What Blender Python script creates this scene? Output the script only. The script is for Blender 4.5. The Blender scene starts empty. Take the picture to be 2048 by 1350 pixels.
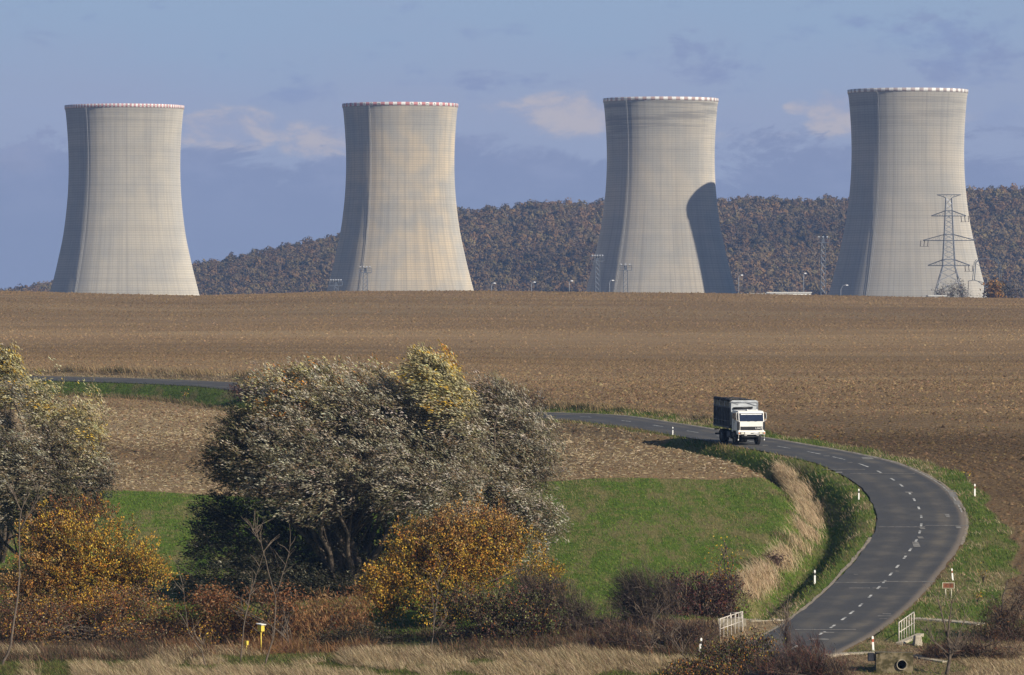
import bpy, bmesh, math, random
import numpy as np
from mathutils import Vector, Matrix

random.seed(7)
RNG = np.random.default_rng(11)
sc = bpy.context.scene
COL = sc.collection
R = math.radians

# ------------------------------------------------------------------ camera
F = 11378.0            # focal length in pixels of a 2048 px wide picture (200 mm lens)
CZ = 24.0              # eye height above datum
HOR = 640.0
cam_d = bpy.data.cameras.new('camera')
cam = bpy.data.objects.new('camera', cam_d)
COL.objects.link(cam)
cam_d.sensor_width = 36.0
cam_d.lens = F / 2048 * 36.0
cam_d.clip_start = 5.0
cam_d.clip_end = 40000.0
cam.location = (0, 0, CZ)
cam.rotation_euler = (R(90) - math.atan((675 - HOR) / F), 0, 0)
sc.camera = cam

# ------------------------------------------------------------------ world and sun
SUN_EL = R(27.2)
SUN_X, SUN_Y = 0.782, -0.623
world = bpy.data.worlds.new("World")
sc.world = world
world.use_nodes = True
wn, wl = world.node_tree.nodes, world.node_tree.links
wn.clear()

def node(nt, typ, **kw):
    n = nt.nodes.new(typ)
    for k, v in kw.items():
        setattr(n, k, v)
    return n

def math_n(nt, op, a, b=None, c=None, clamp=False):
    n = nt.nodes.new('ShaderNodeMath')
    n.operation = op
    n.use_clamp = clamp
    for i, v in enumerate((a, b, c)):
        if v is None:
            continue
        if isinstance(v, (int, float)):
            n.inputs[i].default_value = v
        else:
            nt.links.new(v, n.inputs[i])
    return n.outputs[0]

def mix_n(nt, fac, a, b, blend='MIX'):
    n = nt.nodes.new('ShaderNodeMix')
    n.data_type = 'RGBA'
    n.blend_type = blend
    for i, v in ((0, fac), (6, a), (7, b)):
        if isinstance(v, (int, float)):
            n.inputs[i].default_value = v
        elif isinstance(v, (tuple, list)):
            n.inputs[i].default_value = (*v[:3], 1)
        else:
            nt.links.new(v, n.inputs[i])
    return n.outputs[2]

def sstep(nt, x, a, b):
    n = nt.nodes.new('ShaderNodeMapRange')
    n.interpolation_type = 'SMOOTHSTEP'
    nt.links.new(x, n.inputs[0])
    n.inputs[1].default_value = a
    n.inputs[2].default_value = b
    return n.outputs[0]

def noise_n(nt, vec, scale, detail=3, rough=0.55, dist=0.0):
    n = nt.nodes.new('ShaderNodeTexNoise')
    n.inputs['Scale'].default_value = scale
    n.inputs['Detail'].default_value = detail
    n.inputs['Roughness'].default_value = rough
    n.inputs['Distortion'].default_value = dist
    if vec is not None:
        nt.links.new(vec, n.inputs['Vector'])
    return n.outputs[0]

wt = world.node_tree
sky = node(wt, 'ShaderNodeTexSky', sky_type='NISHITA')
sky.sun_disc = False
sky.sun_elevation = SUN_EL
sky.sun_rotation = math.atan2(SUN_X, SUN_Y)
sky.altitude = 200
sky.air_density = 1.0
sky.dust_density = 0.3
sky.ozone_density = 3.5
SKY_STR = 0.06
bg = node(wt, 'ShaderNodeBackground')
bg.inputs[1].default_value = SKY_STR
wo = node(wt, 'ShaderNodeOutputWorld')
tc = node(wt, 'ShaderNodeTexCoord')
sep = node(wt, 'ShaderNodeSeparateXYZ')
wl.new(tc.outputs['Generated'], sep.inputs[0])
ay = math_n(wt, 'MAXIMUM', math_n(wt, 'ABSOLUTE', sep.outputs[1]), 0.05)
az = math_n(wt, 'DIVIDE', sep.outputs[0], ay)            # bearing of a cloud
el = math_n(wt, 'DIVIDE', sep.outputs[2], ay)            # its height above the horizon
cv = node(wt, 'ShaderNodeCombineXYZ')
wl.new(math_n(wt, 'MULTIPLY', az, 1.0), cv.inputs[0])
wl.new(math_n(wt, 'MULTIPLY', el, 2.2), cv.inputs[1])
cvec = cv.outputs[0]
def skyc(r, g, b):
    s = SKY_STR * 1.16
    return (r / s, g / s, b / s)
SKY_TOP = skyc(0.30, 0.40, 0.565)
SKY_LOW = skyc(0.24, 0.287, 0.44)
CLOUD_LIT = skyc(0.52, 0.475, 0.50)
CLOUD_DIM = skyc(0.245, 0.287, 0.445)
n_big = noise_n(wt, cvec, 26, 4, 0.55)
n_fine = noise_n(wt, cvec, 75, 6, 0.62, 0.3)
n_wisp = noise_n(wt, cvec, 42, 5, 0.6)
elw = math_n(wt, 'ADD', el, math_n(wt, 'MULTIPLY', math_n(wt, 'SUBTRACT', n_big, 0.5), 0.022))
SKY_MID = skyc(0.325, 0.375, 0.53)
clear = mix_n(wt, sstep(wt, elw, 0.034, 0.056), SKY_MID, SKY_TOP)
# pale high haze streaks and thin violet-grey patches
cv2 = node(wt, 'ShaderNodeCombineXYZ')
wl.new(math_n(wt, 'MULTIPLY', az, 1.0), cv2.inputs[0])
wl.new(math_n(wt, 'MULTIPLY', el, 5.0), cv2.inputs[1])
streak = sstep(wt, noise_n(wt, cv2.outputs[0], 13, 4, 0.6), 0.50, 0.72)
clear = mix_n(wt, math_n(wt, 'MULTIPLY', streak, 0.5), clear, skyc(0.32, 0.385, 0.56))
patch = math_n(wt, 'MULTIPLY', sstep(wt, n_wisp, 0.54, 0.68), sstep(wt, elw, 0.030, 0.045))
clear = mix_n(wt, math_n(wt, 'MULTIPLY', patch, 0.6), clear, skyc(0.225, 0.285, 0.495))
# cumulus tops: each one a bearing, a height and a size
acc = None
for (px, py, w, h, a) in ((455, 258, 115, 44, 1.0), (560, 262, 90, 26, .6), (645, 286, 85, 36, .95), (1130, 230, 120, 46, 1.0),
                          (1010, 220, 60, 22, .45), (1668, 228, 60, 52, 1.0), (1600, 215, 34, 18, .8), (1500, 270, 90, 20, .5), (40, 320, 60, 30, .5),
                          (1960, 240, 50, 40, .4), (960, 300, 60, 20, .3)):
    dx = math_n(wt, 'DIVIDE', math_n(wt, 'SUBTRACT', az, (px - 1024) / F), w / F)
    dy = math_n(wt, 'DIVIDE', math_n(wt, 'SUBTRACT', el, (HOR - py) / F), h / F)
    # flat-bottomed: the lower half falls off faster
    rr = math_n(wt, 'ADD', math_n(wt, 'MULTIPLY', dx, dx), math_n(wt, 'MULTIPLY', dy, dy))
    blob = math_n(wt, 'MULTIPLY', math_n(wt, 'SUBTRACT', 1.0, sstep(wt, rr, 0.0, 1.9)), a)
    acc = blob if acc is None else math_n(wt, 'MAXIMUM', acc, blob)
cum = sstep(wt, math_n(wt, 'ADD', acc, math_n(wt, 'MULTIPLY', math_n(wt, 'SUBTRACT', n_fine, 0.52), 3.0)), 0.10, 0.95)
cumc = mix_n(wt, sstep(wt, n_fine, 0.35, 0.6), skyc(0.36, 0.38, 0.51), CLOUD_LIT)
clear = mix_n(wt, math_n(wt, 'MULTIPLY', math_n(wt, 'MULTIPLY', cum, sstep(wt, acc, 0.0, 0.5)), 0.85), clear, cumc)
# thin violet-grey wisps of broken cloud, each with its own bearing and height
wacc = None
for (px, py, w, h, a) in ((1400, 115, 75, 60, 1.0), (1930, 115, 130, 48, 1.0), (1850, 30, 150, 40, .8), (1010, 160, 190, 22, .7), (970, 75, 60, 18, .6), (590, 165, 26, 16, .6), (120, 60, 160, 40, .45), (2020, 245, 90, 30, .8), (700, 110, 200, 30, .4)):
    dx = math_n(wt, 'DIVIDE', math_n(wt, 'SUBTRACT', az, (px - 1024) / F), w / F)
    dy = math_n(wt, 'DIVIDE', math_n(wt, 'SUBTRACT', el, (HOR - py) / F), h / F)
    rr = math_n(wt, 'ADD', math_n(wt, 'MULTIPLY', dx, dx), math_n(wt, 'MULTIPLY', dy, dy))
    blob = math_n(wt, 'MULTIPLY', math_n(wt, 'SUBTRACT', 1.0, sstep(wt, rr, 0.0, 2.2)), a)
    wacc = blob if wacc is None else math_n(wt, 'MAXIMUM', wacc, blob)
wisp = sstep(wt, math_n(wt, 'ADD', wacc, math_n(wt, 'MULTIPLY', math_n(wt, 'SUBTRACT', n_fine, 0.54), 5.0)), 0.35, 1.25)
clear = mix_n(wt, math_n(wt, 'MULTIPLY', math_n(wt, 'MULTIPLY', wisp, sstep(wt, wacc, 0.0, 0.6)), 0.62), clear, skyc(0.235, 0.285, 0.475))
# distant blue-grey cloud bank with a ragged top
bank_top = math_n(wt, 'ADD', 0.0305, math_n(wt, 'MULTIPLY', math_n(wt, 'SUBTRACT', noise_n(wt, cvec, 30, 7, .66, .5), 0.5), 0.040))
bank = sstep(wt, math_n(wt, 'SUBTRACT', bank_top, el), -0.0010, 0.0022)
bankc = mix_n(wt, sstep(wt, noise_n(wt, cvec, 50, 5, .65), .42, .66), CLOUD_DIM, skyc(0.285, 0.325, 0.485))
bankc = mix_n(wt, sstep(wt, el, 0.012, 0.03), SKY_LOW, bankc)
clear = mix_n(wt, math_n(wt, 'MULTIPLY', bank, 0.92), clear, bankc)
hi = sstep(wt, el, 0.10, 0.35)
wl.new(mix_n(wt, hi, clear, sky.outputs[0]), bg.inputs[0])
wl.new(bg.outputs[0], wo.inputs[0])

sun_d = bpy.data.lights.new('sun', 'SUN')
sun_d.energy = 5.0
sun_d.angle = R(0.53)
sun_d.color = (1.0, 0.90, 0.74)
sun = bpy.data.objects.new('sun', sun_d)
COL.objects.link(sun)
sv = Vector((SUN_X * math.cos(SUN_EL), SUN_Y * math.cos(SUN_EL), math.sin(SUN_EL))).normalized()
sun.rotation_euler = sv.to_track_quat('Z', 'Y').to_euler()
sun.location = (200, -150, 150)

sc.view_settings.view_transform = 'Standard'
sc.view_settings.look = 'None'
sc.view_settings.exposure = 0.26
sc.view_settings.gamma = 1.0
sc.render.engine = 'CYCLES'
sc.cycles.max_bounces = 6
sc.cycles.volume_bounces = 0
sc.cycles.transparent_max_bounces = 8
sc.cycles.use_denoising = True

# ------------------------------------------------------------------ helpers: objects
def tag(o, label=None, cat=None, group=None, kind=None):
    if label: o['label'] = label
    if cat: o['category'] = cat
    if group: o['group'] = group
    if kind: o['kind'] = kind
    return o

def empty(name, loc, rz=0.0, label=None, cat=None, group=None):
    o = bpy.data.objects.new(name, None)
    o.empty_display_size = 0.3
    o.location = loc
    o.rotation_euler = (0, 0, rz)
    COL.objects.link(o)
    return tag(o, label, cat, group)

def link(name, me, mat=None, parent=None):
    o = bpy.data.objects.new(name, me)
    COL.objects.link(o)
    if mat is not None:
        for m in (mat if isinstance(mat, (list, tuple)) else [mat]):
            me.materials.append(m)
    if parent is not None:
        o.parent = parent
    return o

def copy_tree(o, parent=None):
    c = o.copy()
    COL.objects.link(c)
    if parent is not None:
        c.parent = parent
    for ch in list(o.children):
        copy_tree(ch, c)
    return c

def np_mesh(name, V, Q, col=None, smooth=False, mats=None):
    """V (n,3), Q (m,4) quads; col (n,3) per-vertex colour attribute Col"""
    me = bpy.data.meshes.new(name)
    V = np.asarray(V, dtype=np.float32)
    Q = np.asarray(Q, dtype=np.int32)
    k = Q.shape[1]
    me.vertices.add(len(V))
    me.vertices.foreach_set('co', V.ravel())
    me.loops.add(Q.size)
    me.loops.foreach_set('vertex_index', Q.ravel())
    me.polygons.add(len(Q))
    me.polygons.foreach_set('loop_start', np.arange(0, Q.size, k, dtype=np.int32))
    me.polygons.foreach_set('loop_total', np.full(len(Q), k, dtype=np.int32))
    if smooth:
        me.polygons.foreach_set('use_smooth', np.ones(len(Q), dtype=bool))
    if mats is not None:
        me.polygons.foreach_set('material_index', np.asarray(mats, dtype=np.int32))
    me.update(calc_edges=True)
    if col is not None:
        a = me.attributes.new('Col', 'FLOAT_COLOR', 'POINT')
        c4 = np.ones((len(V), 4), dtype=np.float32)
        c4[:, :3] = col
        a.data.foreach_set('color', c4.ravel())
    return me

class MB:
    """collects boxes, tubes and prisms into one mesh"""
    def __init__(self):
        self.v, self.f, self.m = [], [], []
        self.smooth = []
    def add(self, vs, fs, mi=0, sm=False):
        o = len(self.v)
        self.v += [tuple(v) for v in vs]
        for f in fs:
            self.f.append([i + o for i in f]); self.m.append(mi); self.smooth.append(sm)
    def box(self, c, s, rot=None, mi=0, taper=None):
        hx, hy, hz = s[0] / 2, s[1] / 2, s[2] / 2
        vs = []
        for z in (-1, 1):
            k = 1 if (taper is None or z < 0) else taper
            for x, y in ((-1, -1), (1, -1), (1, 1), (-1, 1)):
                vs.append(Vector((x * hx * k, y * hy * k, z * hz)))
        if rot is not None:
            vs = [rot @ v for v in vs]
        c = Vector(c)
        self.add([v + c for v in vs], [(3, 2, 1, 0), (4, 5, 6, 7), (0, 1, 5, 4), (1, 2, 6, 5), (2, 3, 7, 6), (3, 0, 4, 7)], mi)
    def tube(self, pts, rad, n=6, mi=0, caps=True, sm=True):
        pts = [Vector(p) for p in pts]
        if isinstance(rad, (int, float)): rad = [rad] * len(pts)
        vs, fs = [], []
        ref = None
        for i, p in enumerate(pts):
            t = (pts[min(i + 1, len(pts) - 1)] - pts[max(i - 1, 0)])
            if t.length < 1e-9: t = Vector((0, 0, 1))
            t.normalize()
            if ref is None:
                ref = Vector((1, 0, 0)) if abs(t.x) < 0.8 else Vector((0, 1, 0))
            u = (ref - t * ref.dot(t))
            if u.length < 1e-6: u = t.orthogonal()
            u.normalize(); ref = u
            w = t.cross(u)
            for k in range(n):
                a = 2 * math.pi * k / n
                vs.append(p + (u * math.cos(a) + w * math.sin(a)) * rad[i])
        for i in range(len(pts) - 1):
            for k in range(n):
                k2 = (k + 1) % n
                fs.append((i * n + k, i * n + k2, (i + 1) * n + k2, (i + 1) * n + k))
        if caps:
            fs.append(tuple(range(n - 1, -1, -1)))
            fs.append(tuple(range((len(pts) - 1) * n, len(pts) * n)))
        self.add(vs, fs, mi, sm)
    def prism(self, poly, axis, a0, a1, mi=0):
        """poly: 2D outline in the two other axes, extruded along axis from a0 to a1"""
        n = len(poly)
        vs = []
        for a in (a0, a1):
            for (p, q) in poly:
                vs.append({'x': (a, p, q), 'y': (p, a, q), 'z': (p, q, a)}[axis])
        fs = [(i, (i + 1) % n, n + (i + 1) % n, n + i) for i in range(n)]
        fs += [tuple(range(n - 1, -1, -1)), tuple(range(n, 2 * n))]
        self.add(vs, fs, mi)
    def build(self, name, mat, parent=None, bevel=0.0, seg=2, xf=None):
        me = bpy.data.meshes.new(name)
        me.from_pydata([tuple(v) for v in self.v], [], self.f)
        me.polygons.foreach_set('material_index', self.m)
        me.polygons.foreach_set('use_smooth', self.smooth)
        bm = bmesh.new()
        bm.from_mesh(me)
        bmesh.ops.recalc_face_normals(bm, faces=bm.faces)
        if bevel > 0:
            es = [e for e in bm.edges if len(e.link_faces) == 2 and e.calc_face_angle(0) > 0.5]
            bmesh.ops.bevel(bm, geom=es, offset=bevel, segments=seg, affect='EDGES', profile=0.6)
        bm.to_mesh(me)
        bm.free()
        if xf is not None:
            me.transform(xf)
        me.update()
        return link(name, me, mat, parent)

# ------------------------------------------------------------------ helpers: materials
def new_mat(name):
    m = bpy.data.materials.new(name)
    m.use_nodes = True
    nt = m.node_tree
    b = nt.nodes['Principled BSDF']
    return m, nt, b

def plain(name, col, rough=0.6, metal=0.0, var=0.15, scale=3.0, spec=0.4, bump=0.0):
    m, nt, b = new_mat(name)
    tcn = node(nt, 'ShaderNodeTexCoord')
    n = noise_n(nt, tcn.outputs['Object'], scale, 5, 0.6)
    d = tuple(c * (1 - var * 1.6) for c in col)
    l = tuple(min(1, c * (1 + var)) for c in col)
    nt.links.new(mix_n(nt, sstep(nt, n, 0.3, 0.7), d, l), b.inputs['Base Color'])
    b.inputs['Roughness'].default_value = rough
    b.inputs['Metallic'].default_value = metal
    b.inputs['Specular IOR Level'].default_value = spec
    if bump:
        bp = node(nt, 'ShaderNodeBump')
        bp.inputs['Strength'].default_value = bump
        bp.inputs['Distance'].default_value = 0.05
        nt.links.new(noise_n(nt, tcn.outputs['Object'], scale * 4, 4), bp.inputs['Height'])
        nt.links.new(bp.outputs[0], b.inputs['Normal'])
    return m

def leaf_mat(name, trans=0.25, rough=0.55, spec=0.25):
    m, nt, b = new_mat(name)
    at_ = node(nt, 'ShaderNodeAttribute', attribute_name='Col')
    nt.links.new(at_.outputs['Color'], b.inputs['Base Color'])
    b.inputs['Roughness'].default_value = rough
    b.inputs['Specular IOR Level'].default_value = spec
    out = nt.nodes['Material Output']
    if trans > 0:
        tr = node(nt, 'ShaderNodeBsdfTranslucent')
        nt.links.new(at_.outputs['Color'], tr.inputs[0])
        ms = node(nt, 'ShaderNodeMixShader')
        ms.inputs[0].default_value = trans
        nt.links.new(b.outputs[0], ms.inputs[1])
        nt.links.new(tr.outputs[0], ms.inputs[2])
        nt.links.new(ms.outputs[0], out.inputs[0])
    return m

M_LEAF = leaf_mat('leaf', 0.20)
M_GRASS = leaf_mat('grass_blade', 0.3, 0.7, 0.15)
M_TWIG = leaf_mat('twig', 0.0, 0.8, 0.1)
M_CLOD = leaf_mat('clod', 0.0, 0.95, 0.05)
M_FOREST = leaf_mat('forest_leaf', 0.28, 0.8, 0.1)
M_BARK = plain('bark', (0.11, 0.085, 0.065), 0.9, var=.3, scale=6, bump=.4)
M_BARK_PALE = plain('bark_pale', (0.14, 0.108, 0.082), 0.9, var=.25, scale=6)

# ------------------------------------------------------------------ terrain
def smoothstep(a, b, x):
    t = np.clip((x - a) / (b - a), 0, 1)
    return t * t * (3 - 2 * t)

def zs(tab):
    Y = np.array([t[0] for t in tab], float); y = np.array([t[1] for t in tab], float)
    return Y, -(y - HOR) * Y / F

near = [(-3000, 10.0), (-400, 6.0), (-100, 1.0), (0, -1.9), (60, -6.5), (120, -12.0), (200, -20.0), (250, -21.8), (300, -21.4)]
farz = [(1800, 0.5), (2000, -8.0), (2300, -17.0), (2600, -18.0), (14000, -18.0)]
YR, ZR = zs([(318, 1388), (325, 1350), (340, 1268), (366, 1163), (398, 1034), (419, 958), (432, 924), (450, 892), (475, 857), (500, 830), (540, 803), (600, 776),
             (700, 738), (800, 704), (900, 674), (1000, 648), (1100, 620), (1200, 600), (1300, 591.5), (1400, 590), (1500, 593), (1600, 602)])
ZLtab = [(318, -20.4), (325, -20.15), (345, -19.6), (375, -18.1), (405, -15.7), (440, -13.34), (480, -11.75), (530, -10.0), (575, -8.1), (594, -7.2), (604, -6.95),
         (620, -6.7), (650, -6.1), (700, -5.2), (800, -3.9), (900, -2.4), (1000, -0.8), (1100, 2.0), (1200, 4.2), (1300, 5.55), (1400, 6.15), (1500, 6.2), (1600, 5.35)]
def table(Ys, Zs):
    ys = np.array([n[0] for n in near] + list(Ys) + [f[0] for f in farz])
    z_ = np.array([n[1] for n in near] + list(Zs) + [f[1] for f in farz])
    yy = np.arange(-3000, 14001, 2.0)
    zz = np.interp(yy, ys, z_)
    # smooth: narrow kernel near, wide far
    def box(a, k):
        kern = np.hanning(k + 2)[1:-1]; kern /= kern.sum()
        return np.convolve(np.pad(a, k // 2, mode='edge'), kern, mode='valid')[:len(a)]
    s1, s2 = box(zz, 11), box(zz, 71)
    w = smoothstep(620, 900, yy)
    return yy, s1 * (1 - w) + s2 * w
TY, TR = table(YR, ZR)
_, TL = table([a for a, b in ZLtab], [b for a, b in ZLtab])
CREST_U = np.array([-600, 0, 105, 250, 400, 560, 680, 945, 1200, 1400, 1600, 1800, 2048, 2600], float)
CREST_Y = np.array([580, 582, 585, 589, 591.5, 587, 583, 582, 585, 586.5, 590, 594, 597, 600], float)

def base(X, Y):
    X = np.asarray(X, float); Y = np.asarray(Y, float)
    Yp = np.maximum(Y, 250.0)
    u = 1024 + X / Yp * F
    w = smoothstep(450, 1300, u)
    z = np.interp(Y, TY, TL) * (1 - w) + np.interp(Y, TY, TR) * w
    b = smoothstep(880, 1250, Y) * (1 - smoothstep(1700, 2300, Y))
    z = z + (590 - np.interp(u, CREST_U, CREST_Y)) * Y / F * b
    # gentle swells of the big field
    z = z + 0.35 * np.sin(Y / 47 + X / 90) * smoothstep(640, 760, Y) * (1 - smoothstep(1050, 1200, Y))
    return z + CZ

def at(px, py, Y):
    return Vector(((px - 1024) / F * Y, Y, CZ - (py - HOR) / F * Y))

# road centre line: picture column and distance of each surveyed point
road_pts = [(-420, 640), (-150, 636), (0, 633), (140, 629), (300, 620), (400, 611), (470, 603), (700, 567), (950, 527), (1172, 500), (1275, 485), (1383, 470),
            (1475, 459), (1560, 449), (1613, 443.5), (1661, 438), (1706, 432.5), (1746, 426.5), (1775, 421), (1800, 416), (1819, 411), (1830, 406.5), (1839, 402), (1843, 398),
            (1843, 394), (1840, 390), (1834, 386), (1824, 382), (1812, 378), (1800, 374), (1786, 370.5), (1773, 366.5), (1759, 363), (1742, 358.5), (1726, 354.5),
            (1706, 350.5), (1688, 347), (1666, 343.5), (1642, 340), (1590, 335), (1540, 330.5), (1480, 326), (1415, 321), (1345, 315), (1250, 307), (1100, 296)]
rp = np.array([((u - 1024) / F * Y, Y) for u, Y in road_pts])
def catmull(P, n=14):
    out = []
    for i in range(len(P) - 1):
        p0, p1, p2, p3 = P[max(i - 1, 0)], P[i], P[i + 1], P[min(i + 2, len(P) - 1)]
        for k in range(n):
            t = k / n
            out.append(0.5 * ((2 * p1) + (-p0 + p2) * t + (2 * p0 - 5 * p1 + 4 * p2 - p3) * t * t + (-p0 + 3 * p1 - 3 * p2 + p3) * t ** 3))
    out.append(P[-1])
    return np.array(out)
rc = catmull(rp)
seg = np.r_[0, np.cumsum(np.linalg.norm(np.diff(rc, axis=0), axis=1))]
S_ = np.arange(0, seg[-1], 0.75)
RC = np.c_[np.interp(S_, seg, rc[:, 0]), np.interp(S_, seg, rc[:, 1])]
for _ in range(12):
    RC[1:-1] = 0.25 * RC[:-2] + 0.5 * RC[1:-1] + 0.25 * RC[2:]
RT = np.gradient(RC, axis=0)
RT /= np.linalg.norm(RT, axis=1)[:, None]
RN = np.c_[-RT[:, 1], RT[:, 0]]                # points to the outer (far / right) side
RU = 1024 + RC[:, 0] / RC[:, 1] * F            # picture column of each sample
RZ = base(RC[:, 0], RC[:, 1])
HALF = 3.1

def road_dist(X, Y):
    """signed distance to the centre line (+ = outer side) and index of the nearest sample"""
    X = np.asarray(X, float).ravel(); Y = np.asarray(Y, float).ravel()
    d = np.full(len(X), 999.0); idx = np.zeros(len(X), int)
    x0, x1 = RC[:, 0].min() - 60, RC[:, 0].max() + 60
    sel = np.where((X > x0) & (X < x1) & (Y > RC[:, 1].min() - 60) & (Y < RC[:, 1].max() + 60))[0]
    for k in range(0, len(sel), 20000):
        s = sel[k:k + 20000]
        dx = X[s][:, None] - RC[None, :, 0]; dy = Y[s][:, None] - RC[None, :, 1]
        j = np.argmin(dx * dx + dy * dy, axis=1)
        r = np.arange(len(s))
        d[s] = np.sign(dx[r, j] * RN[j, 0] + dy[r, j] * RN[j, 1]) * np.sqrt(dx[r, j] ** 2 + dy[r, j] ** 2)
        idx[s] = j
    return d, idx

SIDX = np.arange(len(RC))
def s_of(u, after=0):
    """sample index where the road passes picture column u, searching from index after"""
    c = np.where(np.diff(np.sign(RU[after:] - u)) != 0)[0]
    return int(c[0]) + after
I_LEFT0, I_LEFT1 = s_of(520), s_of(1000)
I_BEND = int(np.argmax(RU))
I_D0, I_D1 = s_of(1440), s_of(1480)
I_D2 = int(np.argmin(np.abs(RC[:, 1] - 352)))
I_D3 = int(np.argmin(np.abs(RC[:, 1] - 344)))

def height(X, Y):
    shp = np.shape(X)
    X = np.asarray(X, float).ravel(); Y = np.asarray(Y, float).ravel()
    z = base(X, Y)
    d, j = road_dist(X, Y)
    wl_ = 1 - smoothstep(I_LEFT0, I_LEFT1, j)
    wl_ = np.where(np.abs(d) < 300, wl_, 0)
    # left stretch: road on a low embankment, tilted towards the valley
    sub = -1.35 * smoothstep(3.6, 8.0, -d) * (1 - smoothstep(8.5, 90, -d))
    tilt = 0.045 * np.clip(d, -3.3, 3.3) + np.where(d > 3.3, 0.5 * smoothstep(4.0, 5.5, d) * (1 - smoothstep(6.5, 30, d)), 0) 
    z = z + wl_ * (sub + tilt)
    # bend: grassy ditch on the inner side
    wd = smoothstep(I_D0, I_D1, j) * (1 - smoothstep(I_D2, I_D3, j))
    wd = np.where(np.abs(d) < 60, wd, 0)
    dd = -d
    ditch = -1.6 * smoothstep(3.9, 6.5, dd) * (1 - smoothstep(6.9, 9.6, dd)) + 0.15 * smoothstep(8.6, 10, dd) * (1 - smoothstep(10, 14, dd))
    z = z + wd * ditch
    # low lip along the inner field edge of the straight
    we = smoothstep(I_LEFT1 - 20, I_LEFT1, j) * (1 - smoothstep(I_D0 - 10, I_D0 + 10, j))
    z = z + np.where(np.abs(d) < 40, we * (0.12 * smoothstep(3.5, 5.0, dd) - 0.5 * smoothstep(5.0, 8.0, dd) * (1 - smoothstep(8, 30, dd))), 0)
    # far bank of the straight carries rough grass on a small ridge
    z = z + np.where(np.abs(d) < 30, we * 0.35 * smoothstep(4.2, 6.2, d) * (1 - smoothstep(7, 14, d)), 0)
    return z.reshape(shp)

_gy = np.concatenate([np.arange(300, 760, 0.25), np.arange(760, 2400, 4.0)])
def ground_at(px, py):
    """where the sight line through a picture point meets the ground"""
    X = (px - 1024) / F * _gy
    ray = CZ - (py - HOR) / F * _gy
    below = np.where(ray < height(X, _gy))[0]
    i = below[0] if len(below) else len(_gy) - 1
    return Vector((X[i], _gy[i], float(height(X[i], _gy[i]))))

def gz(x, y):
    return float(height(np.array([x]), np.array([y]))[0])

# ground sheet -------------------------------------------------------
xs = np.concatenate([[-9000, -5000, -2500, -1200, -700, -450, -320, -240, -180], np.arange(-140, -64, 4), np.arange(-64, 64.01, 0.5), np.arange(68, 141, 4), [180, 240, 320, 450, 700, 1200, 2500, 5000, 9000]])
ys_ = np.concatenate([[-2500, -1200, -600, -300, -150, -80, -40], np.arange(0, 300, 10), np.arange(300, 520, 0.5), np.arange(520, 660, 0.8), np.arange(660, 1000, 3), np.arange(1000, 1700, 6), np.arange(1700, 2700, 25), [2900, 3200, 3600, 4200, 5000, 6500, 8000, 10000, 13000]])
GX, GY = np.meshgrid(xs, ys_)
GZ = height(GX, GY)
GD, GJ = road_dist(GX, GY)
GD = GD.reshape(GX.shape); GJ = GJ.reshape(GX.shape)
# sink the sheet slightly under the road
GZ = GZ - 0.06 * (np.abs(GD) < HALF + 0.2)
nx, ny = len(xs), len(ys_)
I = np.arange(nx * ny).reshape(ny, nx)
Q = np.stack([I[:-1, :-1], I[:-1, 1:], I[1:, 1:], I[1:, :-1]], -1).reshape(-1, 4)
gme = np_mesh('ground', np.c_[GX.ravel(), GY.ravel(), GZ.ravel()], Q, smooth=True)

EDGE_X = np.array([-90, -30, 4.6, 15, 22, 60.0]); EDGE_Y = np.array([446, 442, 421, 419, 420, 424.0])
def wob(X, Y, s, seed):
    r = np.random.default_rng(seed)
    o = np.zeros(np.shape(X))
    for k in range(7):
        a = r.uniform(0, 6.28); f = r.uniform(.5, 2.2) / s
        o = o + np.sin((X * math.cos(a) + Y * math.sin(a)) * f + r.uniform(0, 6.28)) / 2.6
    return o
def soil_tone(X, Y):
    """dry and damp bands left by the harrow across the fields"""
    Yw = Y + 10 * np.sin(X / 38) + .12 * X
    t = 1 + .26 * np.exp(-((Yw - 895) / 60) ** 2) - .16 * np.exp(-((Yw - 775) / 45) ** 2) - .10 * np.exp(-((Yw - 1080) / 90) ** 2) + .10 * np.exp(-((Yw - 650) / 40) ** 2) - .18 * np.exp(-((Yw - 470) / 30) ** 2)
    t = t - .26 * smoothstep(16, 30, X) * smoothstep(520, 440, Y) * (Y < 600)
    return t + .07 * wob(X * .12, Y, 9, 64) + .05 * wob(X * .2, Y, 3, 65)
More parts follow.
